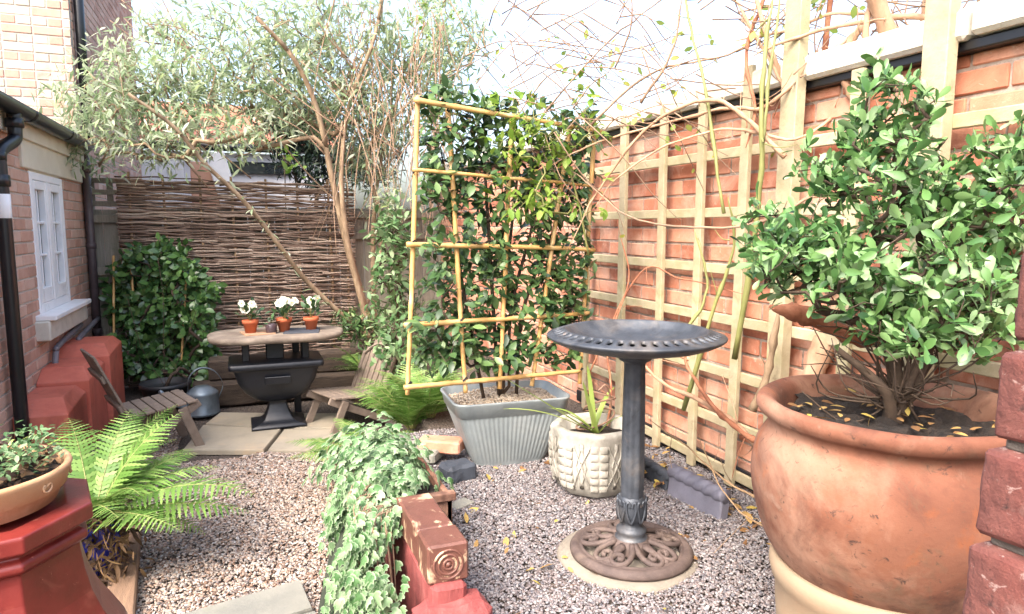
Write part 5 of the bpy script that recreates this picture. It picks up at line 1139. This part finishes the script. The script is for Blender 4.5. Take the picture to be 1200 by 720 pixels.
# hanging bare shoots among the stems
mb = MB()
for _ in range(120):
    x, y = rng.uniform(395, 525), rng.uniform(-20, 170); d = rng.uniform(5.6, 6.5); l = rng.uniform(60, 170); s = rng.normal()*26
    tube(mb, spline([at(x, y, d), at(x+s*.5+rng.normal()*6, y+l*.5, d), at(x+s, y+l, d-.1)], 5), np.linspace(.006, .002, 11), 4)
for _ in range(50):
    x, y = rng.uniform(110, 400), rng.uniform(-10, 150); d = rng.uniform(5.5, 6.2); l = rng.uniform(50, 140); a = rng.uniform(.4, 1.1)
    tube(mb, spline([at(x, y, d), at(x+l*.5*math.cos(a), y+l*.5*math.sin(a)+rng.normal()*6, d+.1), at(x+l*math.cos(a), y+l*math.sin(a), d+.2)], 5), np.linspace(.004, .007, 11), 4)
mb.build('bare_shoots', 'twig', tree)
# ---- shrubs behind
def bush(name, label, blobs, base, mat, k, l0, l1, tpl, nn=None, cat='shrub', bark='darkbark', bk=5, zmin=.3):
    r = empty(name, base, label, cat); tips = np.concatenate([blob(at(*c), rr, n) for c, rr, n in blobs]); tips[:, 2] = np.maximum(tips[:, 2], zmin)
    base = np.array(base, float); mid = tips.mean(0)
    ch, tp, td, P, D, cnt = grow([spline([base, base*.6+mid*.4, mid], 6)], tips, .12, .02, .0024, .46, .03)
    branches('stem', ch, bark, r, bk); pos, ax_, no_ = rosette(tp, td, k, 1.0, l1*.5); leaves('foliage', pos, ax_, no_, rng.uniform(l0, l1, len(pos)), mat, r, 1.0, tpl); return r
bush('variegated_shrub', 'pale green variegated shrub filling the gap between the tan tree and the bamboo frame', [((460, 330, 5.2), (.16, .3, .5), 70), ((465, 270, 5.2), (.12, .3, .25), 36), ((470, 400, 4.9), (.16, .3, .2), 46)], (*at(468, 440, 5.3)[:2], T-.02), 'understorey', 8, .04, .08, OVAL)
bush('feathery_shrub', 'blue green feathery shrub in front of the tan stems behind the arched chair', [((415, 380, 5.7), (.20, .2, .09), 30), ((440, 400, 5.6), (.16, .2, .12), 30), ((470, 360, 5.6), (.14, .2, .16), 24)], (*at(440, 440, 5.7)[:2], .2), 'jasmine', 12, .05, .085, LANCE)
bush('yew_tree', 'very dark green evergreen tree beyond the hurdle', [((345, 150, 9.2), (.55, .5, .42), 150), ((375, 190, 9.1), (.55, .5, .4), 110), ((430, 190, 9.3), (.5, .5, .4), 70)], (*at(360, 300, 9.2)[:2], 0), 'yew', 16, .07, .13, LANCE, cat='tree')
bush('sapling', 'slender sapling with a few large pale leaves rising behind the hurdle', [((340, 190, 7.6), (.06, .1, .12), 5), ((322, 170, 7.6), (.05, .1, .05), 3)], (*at(335, 300, 7.6)[:2], 0), 'bright', 3, .09, .14, OVAL, cat='tree')
bush('far_tree', 'hazy yellow green tree rising behind the bamboo frame', [((505, 60, 7.6), (.3, .5, .7), 60), ((520, 130, 7.6), (.3, .5, .4), 40)], (1.9, 7.6, 0), 'bright', 6, .05, .09, OVAL, cat='tree', bark='twig', bk=4)
# ================================================================== finish: put every Empty at its thing's base
from mathutils import Matrix, Vector
for o in list(bpy.data.objects):
    if '_b' in o:
        b = Vector(o['_b']); del o['_b']; o.location = b
        for c in o.children: c.matrix_parent_inverse = Matrix.Translation(-b)
# camera
cam = bpy.data.objects.new('camera', bpy.data.cameras.new('camera')); COL.objects.link(cam)
cam.data.sensor_width = 36; cam.data.lens = 24; cam.data.clip_start = .02; cam.data.clip_end = 500
cam.matrix_world = Matrix(((RT[0], UP[0], -FW[0], 0), (RT[1], UP[1], -FW[1], 0), (RT[2], UP[2], -FW[2], H), (0, 0, 0, 1)))
cam.data.dof.use_dof = False
SC.camera = cam
# daylight
SUN = Vector((-.52, -.42, .76)).normalized()
w = bpy.data.worlds.new('World'); SC.world = w; w.use_nodes = True
N, L = w.node_tree.nodes, w.node_tree.links
sky = N.new('ShaderNodeTexSky'); sky.sky_type = 'NISHITA'; sky.sun_disc = False
sky.sun_elevation = math.asin(SUN.z); sky.sun_rotation = math.atan2(SUN.x, SUN.y); sky.air_density = 1.0; sky.dust_density = 6.0; sky.ozone_density = .6
bg = N['Background']; L.new(sky.outputs['Color'], bg.inputs['Color']); bg.inputs['Strength'].default_value = .15
ld = bpy.data.lights.new('sun', 'SUN'); ld.energy = .8; ld.angle = R(35); ld.color = (1, .985, .965)
lo = bpy.data.objects.new('sun', ld); COL.objects.link(lo); lo.rotation_euler = SUN.to_track_quat('Z', 'Y').to_euler()
SC.view_settings.view_transform = 'Standard'; SC.view_settings.look = 'None'; SC.view_settings.exposure = 2.25; SC.view_settings.gamma = 1
SC.render.engine = 'CYCLES'
SC.cycles.max_bounces = 8; SC.cycles.diffuse_bounces = 4; SC.cycles.transparent_max_bounces = 8
